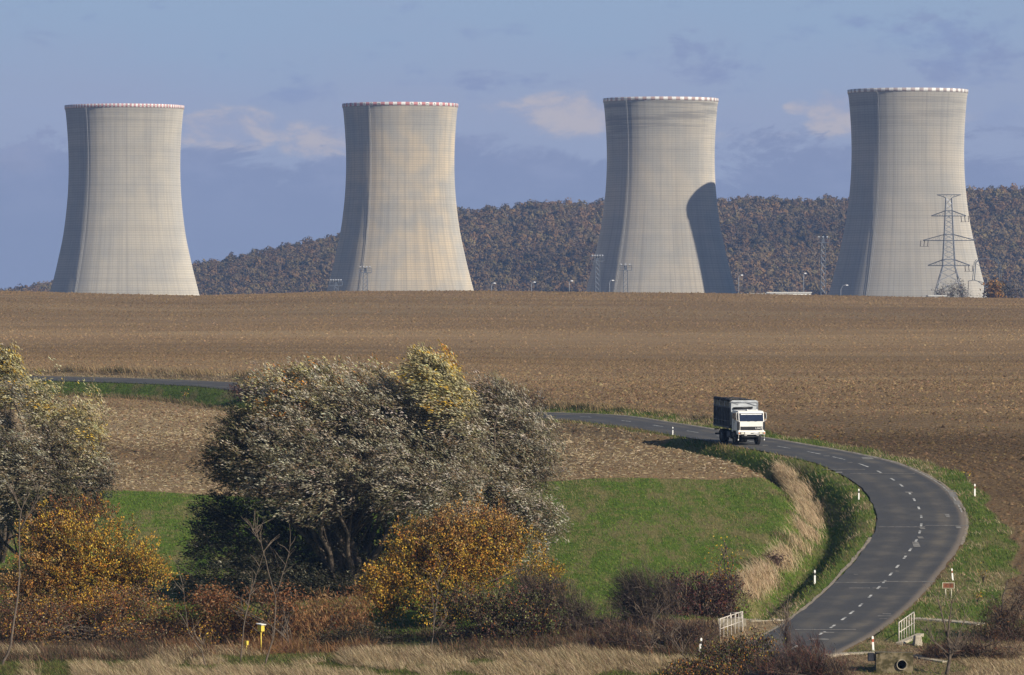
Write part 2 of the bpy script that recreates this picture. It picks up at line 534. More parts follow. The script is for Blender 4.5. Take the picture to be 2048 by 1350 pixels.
def zones(X, Y, D, J):
    """cover of the ground: green grass, dry grass, straw litter, each 0..1"""
    w1 = wob(X, Y, 6, 1); w2 = wob(X, Y, 2.0, 2)
    dd = -D
    meadow = smoothstep(-0.8, 0.8, np.interp(X, EDGE_X, EDGE_Y) - Y + 0.5 * w2) * smoothstep(0, 1.5, dd - 7.5 + .4 * w2) * (Y > 338) * (Y < 470)
    outer = smoothstep(2.9, 3.4, D) * (1 - smoothstep(-0.4, 0.5, D - (5.6 + 0.9 * w1 * .5 + 0.35 * w2 + 3.0 * smoothstep(400, 360, Y))))
    inner = smoothstep(2.9, 3.4, dd) * (1 - smoothstep(-0.5, 0.5, dd - (5.0 + .4 * w2)))
    wd = smoothstep(I_D0, I_D1, J)
    ditch = wd * smoothstep(3.0, 3.5, dd) * (1 - smoothstep(7.5, 9, dd)) * (dd < 40)
    wl_ = 1 - smoothstep(I_LEFT0, I_LEFT1, J)
    bank = wl_ * smoothstep(3.0, 3.5, dd) * (1 - smoothstep(7.6, 8.3, dd + .3 * w2))
    lbank = wl_ * smoothstep(3.2, 4, D) * (1 - smoothstep(5.5, 8.5, D + .5 * w2))
    fore = (Y < 347) * smoothstep(3.0, 3.6, np.abs(D))
    green = np.clip(meadow + 0.75 * outer + 0.6 * inner * (1 - wl_) + ditch + bank, 0, 1)
    green = np.where(fore > 0.5, np.clip(0.35 + 0.5 * w1, 0, 1), green)
    reed = 0.0 * wd * smoothstep(I_D1 + 30, I_D1 + 42, J) * smoothstep(7.2, 8.0, dd + .5 * w2) * (1 - smoothstep(9.0, 10.0, dd + .5 * w1)) * (dd < 40)
    dry = np.clip(reed + lbank + 0.25 * outer * (w2 > 0.3) + fore * np.clip(0.6 - w1 * .5, 0, 1), 0, 1)
    green = green * (1 - reed)
    straw = (dd > 4) * (Y < 612) * (1 - np.clip(green + dry, 0, 1)) * (Y > 400)
    return green, dry, straw * 1.0
zg, zd, zst = zones(GX, GY, GD, GJ)
for nm, arr in (('tone', soil_tone(GX, GY)), ('green', zg), ('dry', zd), ('straw', zst), ('roadd', np.clip(GD, -200, 200))):
    a_ = gme.attributes.new(nm, 'FLOAT', 'POINT')
    a_.data.foreach_set('value', arr.astype(np.float32).ravel())

def ground_material():
    m, nt, b = new_mat('ground')
    tcn = node(nt, 'ShaderNodeTexCoord')
    v = tcn.outputs['Object']
    def A(n):
        return node(nt, 'ShaderNodeAttribute', attribute_name=n).outputs['Fac']
    mp = node(nt, 'ShaderNodeMapping')
    mp.inputs['Scale'].default_value = (0.25, 1.0, 1.0)
    nt.links.new(v, mp.inputs[0])
    vs = mp.outputs[0]
    mp2 = node(nt, 'ShaderNodeMapping')
    mp2.inputs['Scale'].default_value = (0.07, 0.30, 1.0)
    nt.links.new(v, mp2.inputs[0])
    clod = noise_n(nt, v, 3.2, 6, 0.7)
    clod2 = noise_n(nt, v, 1.1, 4, 0.65)
    band = noise_n(nt, mp2.outputs[0], 0.06, 4, 0.55)
    band2 = noise_n(nt, vs, 0.10, 5, 0.6)
    soil = mix_n(nt, sstep(nt, clod, 0.32, 0.68), (0.115, 0.072, 0.038), (0.30, 0.205, 0.110))
    soil = mix_n(nt, math_n(nt, 'MULTIPLY', sstep(nt, band, 0.42, 0.62), 0.55), soil, (0.30, 0.225, 0.130))
    soil = mix_n(nt, math_n(nt, 'MULTIPLY', sstep(nt, band2, 0.5, 0.68), 0.5), soil, (0.16, 0.102, 0.058))
    soil = mix_n(nt, math_n(nt, 'MULTIPLY', sstep(nt, clod2, 0.62, 0.75), 0.6), soil, (0.085, 0.056, 0.034))
    # furrow lines that follow the road
    rd = A('roadd')
    fur = math_n(nt, 'SINE', math_n(nt, 'ADD', math_n(nt, 'MULTIPLY', rd, 6.28 / 1.1), math_n(nt, 'MULTIPLY', clod2, 3.0)))
    fmask = math_n(nt, 'MULTIPLY', sstep(nt, rd, 5, 8), math_n(nt, 'SUBTRACT', 1.0, sstep(nt, rd, 18, 30)))
    soil = mix_n(nt, math_n(nt, 'MULTIPLY', math_n(nt, 'MULTIPLY', sstep(nt, fur, 0.2, 0.9), fmask), 0.5), soil, (0.07, 0.045, 0.03))
    strawn = noise_n(nt, vs, 5.0, 4, 0.7)
    straw_c = mix_n(nt, sstep(nt, strawn, 0.47, 0.62), soil, (0.42, 0.32, 0.175))
    soil = mix_n(nt, math_n(nt, 'MULTIPLY', A('straw'), 0.55), soil, straw_c)
    g1 = noise_n(nt, v, 2.4, 5, 0.7)
    mp3 = node(nt, 'ShaderNodeMapping')
    mp3.inputs['Scale'].default_value = (1.0, 0.15, 1.0)
    nt.links.new(v, mp3.inputs[0])
    g2 = noise_n(nt, mp3.outputs[0], 0.5, 5, 0.65)
    green = mix_n(nt, sstep(nt, g1, 0.3, 0.7), (0.06, 0.10, 0.016), (0.13, 0.185, 0.03))
    green = mix_n(nt, math_n(nt, 'MULTIPLY', sstep(nt, g2, 0.47, 0.62), 0.8), green, (0.20, 0.165, 0.075))
    dry = mix_n(nt, sstep(nt, g1, 0.3, 0.7), (0.15, 0.105, 0.06), (0.34, 0.26, 0.155))
    tn = node(nt, 'ShaderNodeVectorMath', operation='SCALE')
    nt.links.new(soil, tn.inputs[0])
    nt.links.new(A('tone'), tn.inputs['Scale'])
    soil = tn.outputs[0]
    edge = math_n(nt, 'MULTIPLY', math_n(nt, 'SUBTRACT', g1, 0.5), 0.7)
    c = mix_n(nt, sstep(nt, math_n(nt, 'ADD', A('green'), edge), 0.3, 0.7), soil, green)
    c = mix_n(nt, sstep(nt, math_n(nt, 'ADD', A('dry'), edge), 0.3, 0.7), c, dry)
    nt.links.new(c, b.inputs['Base Color'])
    b.inputs['Roughness'].default_value = 0.95
    b.inputs['Specular IOR Level'].default_value = 0.1
    bp = node(nt, 'ShaderNodeBump')
    bp.inputs['Strength'].default_value = 0.9
    bp.inputs['Distance'].default_value = 0.16
    hgt = math_n(nt, 'ADD', clod, math_n(nt, 'MULTIPLY', clod2, 1.2))
    nt.links.new(hgt, bp.inputs['Height'])
    nt.links.new(bp.outputs[0], b.inputs['Normal'])
    return m
ground = link('ground', gme, ground_material())
tag(ground, 'ploughed brown fields, green meadow and grassy verges', 'ground', kind='structure')

# road -----------------------------------------------------------------
def ribbon(i0, i1, d0, d1, nd, lift, jag=0.0, seed=0, step=1):
    r = np.random.default_rng(seed)
    js = np.arange(i0, i1 + 1, step)
    ds = np.linspace(d0, d1, nd)
    D = np.repeat(ds[None, :], len(js), 0)
    if jag:
        k = r.normal(0, jag, len(js)); k = np.convolve(k, [.25, .5, .25], 'same')
        D[:, 0] += k
        k = r.normal(0, jag, len(js)); D[:, -1] += np.convolve(k, [.25, .5, .25], 'same')
    X = RC[js][:, None, 0] + RN[js][:, None, 0] * D
    Y = RC[js][:, None, 1] + RN[js][:, None, 1] * D
    Z = height(X, Y) + lift
    n, mm = len(js), nd
    Ix = np.arange(n * mm).reshape(n, mm)
    q = np.stack([Ix[:-1, :-1], Ix[1:, :-1], Ix[1:, 1:], Ix[:-1, 1:]], -1).reshape(-1, 4)
    return np.c_[X.ravel(), Y.ravel(), Z.ravel()], q, D.ravel()

I_END = len(RC) - 1
def road_material():
    m, nt, b = new_mat('asphalt')
    tcn = node(nt, 'ShaderNodeTexCoord')
    v = tcn.outputs['Object']
    d = node(nt, 'ShaderNodeAttribute', attribute_name='across').outputs['Fac']
    fine = noise_n(nt, v, 9.0, 5, 0.7)
    big = noise_n(nt, v, 0.35, 4, 0.6)
    c = mix_n(nt, sstep(nt, fine, 0.3, 0.7), (0.045, 0.045, 0.048), (0.076, 0.075, 0.076))
    c = mix_n(nt, math_n(nt, 'MULTIPLY', sstep(nt, big, 0.45, 0.62), 0.7), c, (0.088, 0.084, 0.078))
    # dusty strip between the wheel tracks and along the outer edge
    t1 = math_n(nt, 'SUBTRACT', 1.0, sstep(nt, math_n(nt, 'ABSOLUTE', math_n(nt, 'SUBTRACT', d, 1.55)), 0.1, 0.75))
    t2 = math_n(nt, 'SUBTRACT', 1.0, sstep(nt, math_n(nt, 'ABSOLUTE', math_n(nt, 'ADD', d, 1.55)), 0.1, 0.75))
    t = math_n(nt, 'MULTIPLY', math_n(nt, 'ADD', t1, math_n(nt, 'MULTIPLY', t2, 0.5)), math_n(nt, 'ADD', 0.12, math_n(nt, 'MULTIPLY', sstep(nt, big, 0.35, 0.7), 0.5)))
    c = mix_n(nt, t, c, (0.17, 0.145, 0.11))
    e = sstep(nt, math_n(nt, 'ADD', d, math_n(nt, 'MULTIPLY', fine, 0.5)), 2.75, 3.2)
    c = mix_n(nt, math_n(nt, 'MULTIPLY', e, 0.75), c, (0.25, 0.20, 0.15))
    nt.links.new(c, b.inputs['Base Color'])
    b.inputs['Roughness'].default_value = 0.8
    b.inputs['Specular IOR Level'].default_value = 0.35
    bp = node(nt, 'ShaderNodeBump')
    bp.inputs['Strength'].default_value = 0.25
    bp.inputs['Distance'].default_value = 0.01
    nt.links.new(fine, bp.inputs['Height'])
    nt.links.new(bp.outputs[0], b.inputs['Normal'])
    return m
v_, q_, d_ = ribbon(0, I_END, -HALF, HALF, 13, 0.02, 0.06, 3)
rme = np_mesh('road', v_, q_, smooth=True)
a_ = rme.attributes.new('across', 'FLOAT', 'POINT')
a_.data.foreach_set('value', d_.astype(np.float32))
road = tag(link('road', rme, road_material()), 'curving two lane asphalt road', 'road', kind='structure')

M_PAINT = plain('road_paint', (0.46, 0.46, 0.44), 0.7, var=.38, scale=1.3)
M_GRAVEL = plain('edge_gravel', (0.29, 0.245, 0.19), 0.95, var=.3, scale=6)
M_PATCH = plain('road_patch', (0.22, 0.21, 0.195), 0.85, var=.25, scale=3)
def strips(name, items, mat, lift, parent, nd=2, jag=0.0):
    V, Qs, o = [], [], 0
    for k, (i0, i1, a, b) in enumerate(items):
        v, q, _ = ribbon(i0, i1, a, b, nd, lift, jag, 50 + k)
        V.append(v); Qs.append(q + o); o += len(v)
    return link(name, np_mesh(name, np.concatenate(V), np.concatenate(Qs)), mat, parent)
# dashes: long on the straight, short and close through the bend
dash_px = [(1172, 500), (1250, 488.5), (1317, 479), (1383, 470), (1440, 462.5), (1505, 455.5)]
Dd = []
for (u, Y) in dash_px:
    j = int(np.argmin((RC[:, 0] - (u - 1024) / F * Y) ** 2 + (RC[:, 1] - Y) ** 2))
    Dd.append((j - 2, j + 2, -0.07, 0.07))
bend_px = [(1560, 895.4), (1613, 906.5), (1661, 918), (1706, 931.8), (1746, 945.4), (1775, 958.7), (1800, 973), (1818.6, 987.8), (1829.7, 1001.7), (1838.8, 1018.8), (1843, 1034), (1843, 1050),
           (1840, 1066), (1834, 1084.6), (1823.6, 1101), (1812.6, 1117), (1800, 1134), (1786.6, 1150), (1773.7, 1163), (1759.7, 1177.7), (1742, 1195), (1726, 1211), (1706.5, 1226.6), (1688, 1240), (1666, 1255), (1642, 1268), (1590, 1295.5)]
for k, (u, y) in enumerate(bend_px):
    g = ground_at(u, y)
    j = int(np.argmin((RC[:, 0] - g.x) ** 2 + (RC[:, 1] - g.y) ** 2))
    h = 2 if k < 4 else 1
    Dd.append((j - h, j + h, -0.08, 0.08))
lm = strips('lane_marking', Dd, M_PAINT, 0.032, road)
I_VIS = s_of(1000)
strips('edge_line', [(0, I_BEND - 6, 2.86, 2.97)], plain('edge_paint', (0.36, 0.35, 0.32), 0.8, var=.4, scale=1.2), 0.032, road)
strips('gravel_edge', [(I_BEND + 12, I_END - 30, -HALF - 0.24, -HALF - 0.02), (I_VIS, I_BEND + 16, HALF - 0.03, HALF + 0.17)], M_GRAVEL, 0.026, road, 2, 0.05)
# crack seals across the road and repair patches
def near_j(u, y):
    g = ground_at(u, y)
    return int(np.argmin((RC[:, 0] - g.x) ** 2 + (RC[:, 1] - g.y) ** 2)), g
V, Qs = [], []
def patch(u, y, w, l):
    """a repair lying across sight: w metres wide, l metres deep"""
    g = ground_at(u, y)
    o = len(V) * 4
    c = []
    for sx, sy in ((-1, -1), (1, -1), (1, 1), (-1, 1)):
        x, yy = g.x + sx * w / 2 + random.uniform(-.05, .05), g.y + sy * l / 2 + random.uniform(-.08, .08)
        c.append((x, yy, gz(x, yy) + 0.036))
    V.append(c); Qs.append([o, o + 1, o + 2, o + 3])
for (u0, u1, y) in ((1645, 1730, 940), (1700, 1830, 948), (1757, 1850, 1055.5), (1850, 1938, 1052), (1668, 1760, 1166.5), (1760, 1870, 1164.5), (1698, 1740, 1177), (1745, 1775, 1177), (1590, 1712, 1260.5)):
    n = 6
    for k in range(n):
        ua, ub = u0 + (u1 - u0) * k / n, u0 + (u1 - u0) * (k + 1) / n
        ga, gb = ground_at(ua, y), ground_at(ub, y)
        o = len(V) * 4
        V.append([(ga.x, ga.y - .17, gz(ga.x, ga.y - .17) + .036), (gb.x, gb.y - .17, gz(gb.x, gb.y - .17) + .036), (gb.x, gb.y + .17, gz(gb.x, gb.y + .17) + .036), (ga.x, ga.y + .17, gz(ga.x, ga.y) + .034)])
        Qs.append([o, o + 1, o + 2, o + 3])
for (u, y, w, l) in ((1818, 986, .5, .5), (1907, 990, .55, 2.6), (1913, 1006, .45, 2.2), (1900, 982, .7, .5), (1895, 1032, .3, 1.6), (1917, 1056, .35, 1.0), (1841, 1076, .35, 1.0), (1832, 1090, .4, 2.6), (1845, 1058, .3, .8),
                     (1700, 926, .35, .4), (1654, 913, .5, .6), (1678, 946, .45, .8), (1735, 917, .8, 2.2), (1771, 1234, 1.0, .25), (1773, 1229, .5, .25), (1768, 1239, .5, .25), (1655, 1267, .9, .3), (1638, 1280, 1.2, .5),
                     (1712, 1150, .3, .3), (1795, 1144, .2, .3), (1810, 1108, .2, .3), (1530, 892, .4, .8)):
    patch(u, y, w, l)
link('repair_patch', np_mesh('repair_patch', np.array(V).reshape(-1, 3), np.array(Qs)), M_PATCH, road)

# hill behind ------------------------------------------------------------
HU = np.array([-900, -300, 0, 105, 390, 450, 680, 800, 920, 1100, 1200, 1430, 1690, 1940, 2048, 2400, 3200], float)
HYS = np.array([612, 596, 579, 561, 523, 513, 463, 437, 416, 399, 401, 393, 391, 373, 371, 364, 372], float)
def hill_z(X, Y):
    u = 1024 + X / 4000.0 * F
    top = (HOR - np.interp(u, HU, HYS)) / F * 4000 - 9.5
    t = np.clip((Y - 3250) / 750, 0, 1)
    z = -19 + (top + 19) * t ** 0.92
    z = z + np.where(Y > 4000, -(Y - 4000) * 0.05, 0)
    z = z + 2.0 * np.sin(X / 60 + Y / 130) * np.sin(Y / 85 + 1) * smoothstep(3300, 3500, Y) * (1 - smoothstep(3800, 3980, Y))
    return z + CZ
hx = np.arange(-900, 1101, 20.0); hy = np.concatenate([np.arange(3240, 4400, 20.0), [4600, 5000]])
HX, HY = np.meshgrid(hx, hy)
HZ = hill_z(HX, HY)
HZ[0, :] -= 3
I = np.arange(HX.size).reshape(HX.shape)
Q = np.stack([I[:-1, :-1], I[:-1, 1:], I[1:, 1:], I[1:, :-1]], -1).reshape(-1, 4)
M_LITTER = plain('leaf_litter', (0.06, 0.042, 0.028), 0.95, var=.3, scale=.1)
tag(link('hill', np_mesh('hill', np.c_[HX.ravel(), HY.ravel(), HZ.ravel()], Q, smooth=True), M_LITTER), 'long wooded hill rising to the right', 'hill', kind='structure')

# ------------------------------------------------------------------ leaf and blade builders
def unit(a):
    return a / np.maximum(np.linalg.norm(a, axis=-1, keepdims=True), 1e-9)
def leaf_quads(C, A, L, W, col, rng, nbias=None):
    n = len(C)
    A = unit(A)
    N = rng.normal(size=(n, 3))
    if nbias is not None:
        N = N + nbias
    B = unit(np.cross(A, N))
    L = np.broadcast_to(np.asarray(L, float).reshape(-1, 1), (n, 1)) * .5
    W = np.broadcast_to(np.asarray(W, float).reshape(-1, 1), (n, 1)) * .5
    V = np.stack([C - A * L, C - A * L * .1 + B * W, C + A * L, C - A * L * .1 - B * W], 1).reshape(-1, 3)
    Q = np.arange(4 * n).reshape(n, 4)
    return V, Q, np.repeat(col, 4, axis=0)
def blade_quads(P, D, Hh, W, bend, col, rng):
    """tapered bent blades: root P, direction D, length Hh, tip pushed by bend"""
    n = len(P)
    D = unit(D)
    th = rng.uniform(0, math.pi, n)
    S = np.c_[np.cos(th), np.sin(th), np.zeros(n)]
    Hh = np.asarray(Hh, float).reshape(-1, 1); W = np.broadcast_to(np.asarray(W, float).reshape(-1, 1), (n, 1))
    m = P + D * Hh * .55 + bend * .25
    t = P + D * Hh + bend
    V = np.stack([P - S * W * .5, P + S * W * .5, m + S * W * .42, m - S * W * .42, t + S * W * .12, t - S * W * .12], 1).reshape(-1, 3)
    b = np.arange(n)[:, None] * 6
    Q = np.concatenate([b + np.array([[0, 1, 2, 3]]), b + np.array([[3, 2, 4, 5]])], 0)
    return V, Q, np.repeat(col, 6, axis=0)
def pick(pal, n, rng, jit=0.18):
    c = np.array([p[0] for p in pal], float); w = np.array([p[1] for p in pal], float)
    k = rng.choice(len(pal), n, p=w / w.sum())
    return np.clip(c[k] * (1 + rng.normal(0, jit, (n, 1))) * (1 + rng.normal(0, jit * .25, (n, 3))), 0.004, 0.9)
def gap(C, s, seed):
    return wob(C[:, 0] + .6 * C[:, 2], C[:, 1] + .8 * C[:, 2], s, seed)

# ------------------------------------------------------------------ forest on the hill: one mass
def build_forest():
    rng = np.random.default_rng(5)
    gx = np.arange(-400, 470, 7.6); gy = np.arange(3330, 4030, 9.5)
    X, Y = np.meshgrid(gx, gy)
    X = X.ravel() + rng.uniform(-3.2, 3.2, X.size); Y = Y.ravel() + rng.uniform(-4, 4, Y.size)
    u = 1024 + X / Y * F
    keep = (u > -260) & (u < 2310) & (rng.uniform(size=len(X)) > 0.06)
    X, Y = X[keep], Y[keep]
    n = len(X)
    Z = hill_z(X, Y)
    K = 150
    protos = []
    for k in range(9):
        lob = rng.normal(0, 1, (6, 3)) * (1.5, 1.5, 1.2) + (0, 0, 0.4)
        sh = unit(rng.normal(size=(K, 3)))
        c = lob[rng.integers(0, 6, K)] + sh * rng.uniform(1.4, 2.2, (K, 1))
        nrm = unit(sh + .3 * unit(c) + rng.normal(size=(K, 3)) * .35)
        A = unit(np.cross(nrm, rng.normal(size=(K, 3))))
        B = np.cross(nrm, A)
        s = rng.uniform(.4, .8, (K, 1))
        q = np.stack([c - A * s, c + B * s, c + A * s, c - B * s], 1)
        protos.append((q, rng.uniform(.88, 1.12, K)))
    pal = [((0.155, 0.092, 0.045), 3), ((0.185, 0.098, 0.042), 2.0), ((0.135, 0.105, 0.05), 3), ((0.125, 0.10, 0.07), 2.8), ((0.23, 0.125, 0.045), .7), ((0.15, 0.13, 0.05), 1.2), ((0.09, 0.085, 0.04), .8)]
    tone = pick(pal, n, rng, .12) * .55 + np.array([.20, .135, .064]) * .55
    wv = wob(X, Y, 60, 9)
    tone = tone * (1 + .18 * wv[:, None])
    V = np.zeros((n, K, 4, 3), np.float32); Cc = np.zeros((n, K, 4, 3), np.float32)
    pid = rng.integers(0, 9, n); rot = rng.uniform(0, 6.28, n); sc_ = rng.uniform(.85, 1.25, n)
    zsq = rng.uniform(.88, 1.08, n)
    for p in range(9):
        s = np.where(pid == p)[0]
        q, j = protos[p]
        c, sn = np.cos(rot[s])[:, None, None], np.sin(rot[s])[:, None, None]
        x = q[None, :, :, 0] * c - q[None, :, :, 1] * sn
        y = q[None, :, :, 0] * sn + q[None, :, :, 1] * c
        V[s, :, :, 0] = x * sc_[s][:, None, None] + X[s][:, None, None]
        V[s, :, :, 1] = y * sc_[s][:, None, None] + Y[s][:, None, None]
        V[s, :, :, 2] = q[None, :, :, 2] * (sc_ * zsq)[s][:, None, None] + (Z[s] + 5.2 * sc_[s])[:, None, None]
        Cc[s] = tone[s][:, None, None, :] * j[None, :, None, None]
    V = V.reshape(-1, 3)
    me = np_mesh('forest', V, np.arange(len(V)).reshape(-1, 4), Cc.reshape(-1, 3))
    tag(link('forest', me, M_FOREST), 'autumn brown oak wood covering the hill', 'forest', kind='stuff')
build_forest()

# ------------------------------------------------------------------ cooling towers
def concrete_material(name, seed, warm, bands):
    m, nt, b = new_mat(name)
    tcn = node(nt, 'ShaderNodeTexCoord')
    s = node(nt, 'ShaderNodeSeparateXYZ')
    nt.links.new(tcn.outputs['Object'], s.inputs[0])
    ang = math_n(nt, 'ARCTAN2', s.outputs[1], s.outputs[0])
    zc = s.outputs[2]
    # wind ribs and lift joints
    ribp = math_n(nt, 'FRACT', math_n(nt, 'MULTIPLY', ang, 88 / (2 * math.pi)))
    rib = math_n(nt, 'SUBTRACT', 1.0, sstep(nt, math_n(nt, 'ABSOLUTE', math_n(nt, 'SUBTRACT', ribp, 0.5)), 0.03, 0.10))
    rib4p = math_n(nt, 'FRACT', math_n(nt, 'MULTIPLY', ang, 44 / (2 * math.pi)))
    rib4 = math_n(nt, 'SUBTRACT', 1.0, sstep(nt, math_n(nt, 'ABSOLUTE', math_n(nt, 'SUBTRACT', rib4p, 0.25)), 0.02, 0.07))
    liftp = math_n(nt, 'FRACT', math_n(nt, 'DIVIDE', zc, 1.2))
    lift = math_n(nt, 'SUBTRACT', 1.0, sstep(nt, math_n(nt, 'ABSOLUTE', math_n(nt, 'SUBTRACT', liftp, 0.5)), 0.06, 0.20))
    def vec(ka, kz, off):
        c = node(nt, 'ShaderNodeCombineXYZ')
        nt.links.new(math_n(nt, 'MULTIPLY', math_n(nt, 'COSINE', ang), ka), c.inputs[0])
        nt.links.new(math_n(nt, 'MULTIPLY', math_n(nt, 'SINE', ang), ka), c.inputs[1])
        nt.links.new(math_n(nt, 'ADD', math_n(nt, 'MULTIPLY', zc, kz), off), c.inputs[2])
        return c.outputs[0]
    liftid = math_n(nt, 'FLOOR', math_n(nt, 'DIVIDE', zc, 1.2))
    wn_ = node(nt, 'ShaderNodeTexWhiteNoise', noise_dimensions='1D')
    nt.links.new(math_n(nt, 'ADD', liftid, seed * 17.3), wn_.inputs['W'])
    streak = noise_n(nt, vec(14, 0.012, seed), 1.0, 4, 0.6)
    streak2 = noise_n(nt, vec(40, 0.02, seed + 5), 1.0, 3, 0.6)
    blot = noise_n(nt, vec(1.6, 0.05, seed + 3), 1.0, 4, 0.55)
    hband = noise_n(nt, vec(0.35, 0.30, seed + 8), 1.0, 4, 0.7)
    c = mix_n(nt, sstep(nt, blot, 0.35, 0.66), (0.44, 0.425, 0.385), warm)
    c = mix_n(nt, math_n(nt, 'MULTIPLY', sstep(nt, streak, 0.45, 0.7), 0.30), c, (0.25, 0.24, 0.22))
    c = mix_n(nt, math_n(nt, 'MULTIPLY', sstep(nt, streak2, 0.55, 0.75), 0.18), c, (0.23, 0.225, 0.21))
    c = mix_n(nt, math_n(nt, 'MULTIPLY', math_n(nt, 'SUBTRACT', wn_.outputs[0], 0.0), 0.22), c, (0.28, 0.27, 0.25))
    topw = sstep(nt, zc, 88, 122)
    c = mix_n(nt, math_n(nt, 'MULTIPLY', math_n(nt, 'MULTIPLY', sstep(nt, hband, 0.48, 0.60), topw), bands), c, (0.20, 0.19, 0.175))
    c = mix_n(nt, math_n(nt, 'MULTIPLY', topw, 0.22), c, (0.27, 0.275, 0.265))
    c = mix_n(nt, math_n(nt, 'MULTIPLY', rib, 0.20), c, (0.20, 0.155, 0.15))
    c = mix_n(nt, math_n(nt, 'MULTIPLY', lift, 0.34), c, (0.20, 0.195, 0.185))
    nt.links.new(c, b.inputs['Base Color'])
    b.inputs['Roughness'].default_value = 0.9
    b.inputs['Diffuse Roughness'].default_value = 1.0
    b.inputs['Specular IOR Level'].default_value = 0.1
    bp = node(nt, 'ShaderNodeBump')
    bp.inputs['Strength'].default_value = 0.25
    bp.inputs['Distance'].default_value = 0.05
    nt.links.new(math_n(nt, 'ADD', math_n(nt, 'MULTIPLY', rib4, 1.0), math_n(nt, 'MULTIPLY', rib, 0.6)), bp.inputs['Height'])
    nt.links.new(bp.outputs[0], b.inputs['Normal'])
    return m

PROF = [(125.0, 46.0), (112, 42.4), (100.8, 39.2), (92.4, 36.9), (84, 34.75), (75.7, 32.9), (67, 31.0), (59, 29.85), (50, 28.85), (42.5, 28.3), (34, 28.0), (26, 28.05), (18, 28.35), (10, 28.9), (4.5, 29.4), (2.2, 29.75), (1.6, 30.05), (0.0, 30.1)]
HT = 125.0
def tower_profile():
    d = np.array([p[0] for p in PROF][::-1]); r = np.array([p[1] for p in PROF][::-1])
    dd = np.concatenate([[1.75, 2.4, 3.2], np.arange(4.5, 125.01, 2.0), [125.0]])
    rr = np.interp(dd, d, r)
    for _ in range(4):
        rr[3:-1] = .25 * rr[2:-2] + .5 * rr[3:-1] + .25 * rr[4:]
    return dd, rr
M_WHITE = plain('rim_white', (0.74, 0.73, 0.71), 0.7, var=.12, scale=.5)
M_LETTER = plain('letter_black', (0.05, 0.05, 0.05), 0.7)
def text_mesh(txt, size):
    cu = bpy.data.curves.new('lettering_curve', 'FONT')
    cu.body = txt
    cu.size = size
    cu.align_x = 'CENTER'
    cu.align_y = 'CENTER'
    ob = bpy.data.objects.new('lettering_source', cu)
    COL.objects.link(ob)
    dg = bpy.context.evaluated_depsgraph_get()
    me = bpy.data.meshes.new_from_object(ob.evaluated_get(dg))
    bpy.data.objects.remove(ob)
    bpy.data.curves.remove(cu)
    return me
def letters_on_rim(parent, letters, pitch, height_z, radius, size):
    V, Fs = [], []
    for (ch, ang) in letters:
        me = text_mesh(ch, size)
        x0 = [v.co.copy() for v in me.vertices]
        ta = Vector((math.cos(ang + math.pi / 2), math.sin(ang + math.pi / 2), 0))
        ra = Vector((math.cos(ang), math.sin(ang), 0))
        o = len(V)
        for c in x0:
            V.append(ra * radius + ta * c.x * 1.15 + Vector((0, 0, height_z + c.y)))
        for p in me.polygons:
            Fs.append([i + o for i in p.vertices])
        bpy.data.meshes.remove(me)
    me = bpy.data.meshes.new('lettering')
    me.from_pydata(V, [], Fs)
    me.update()
    return link('lettering', me, M_LETTER, parent)

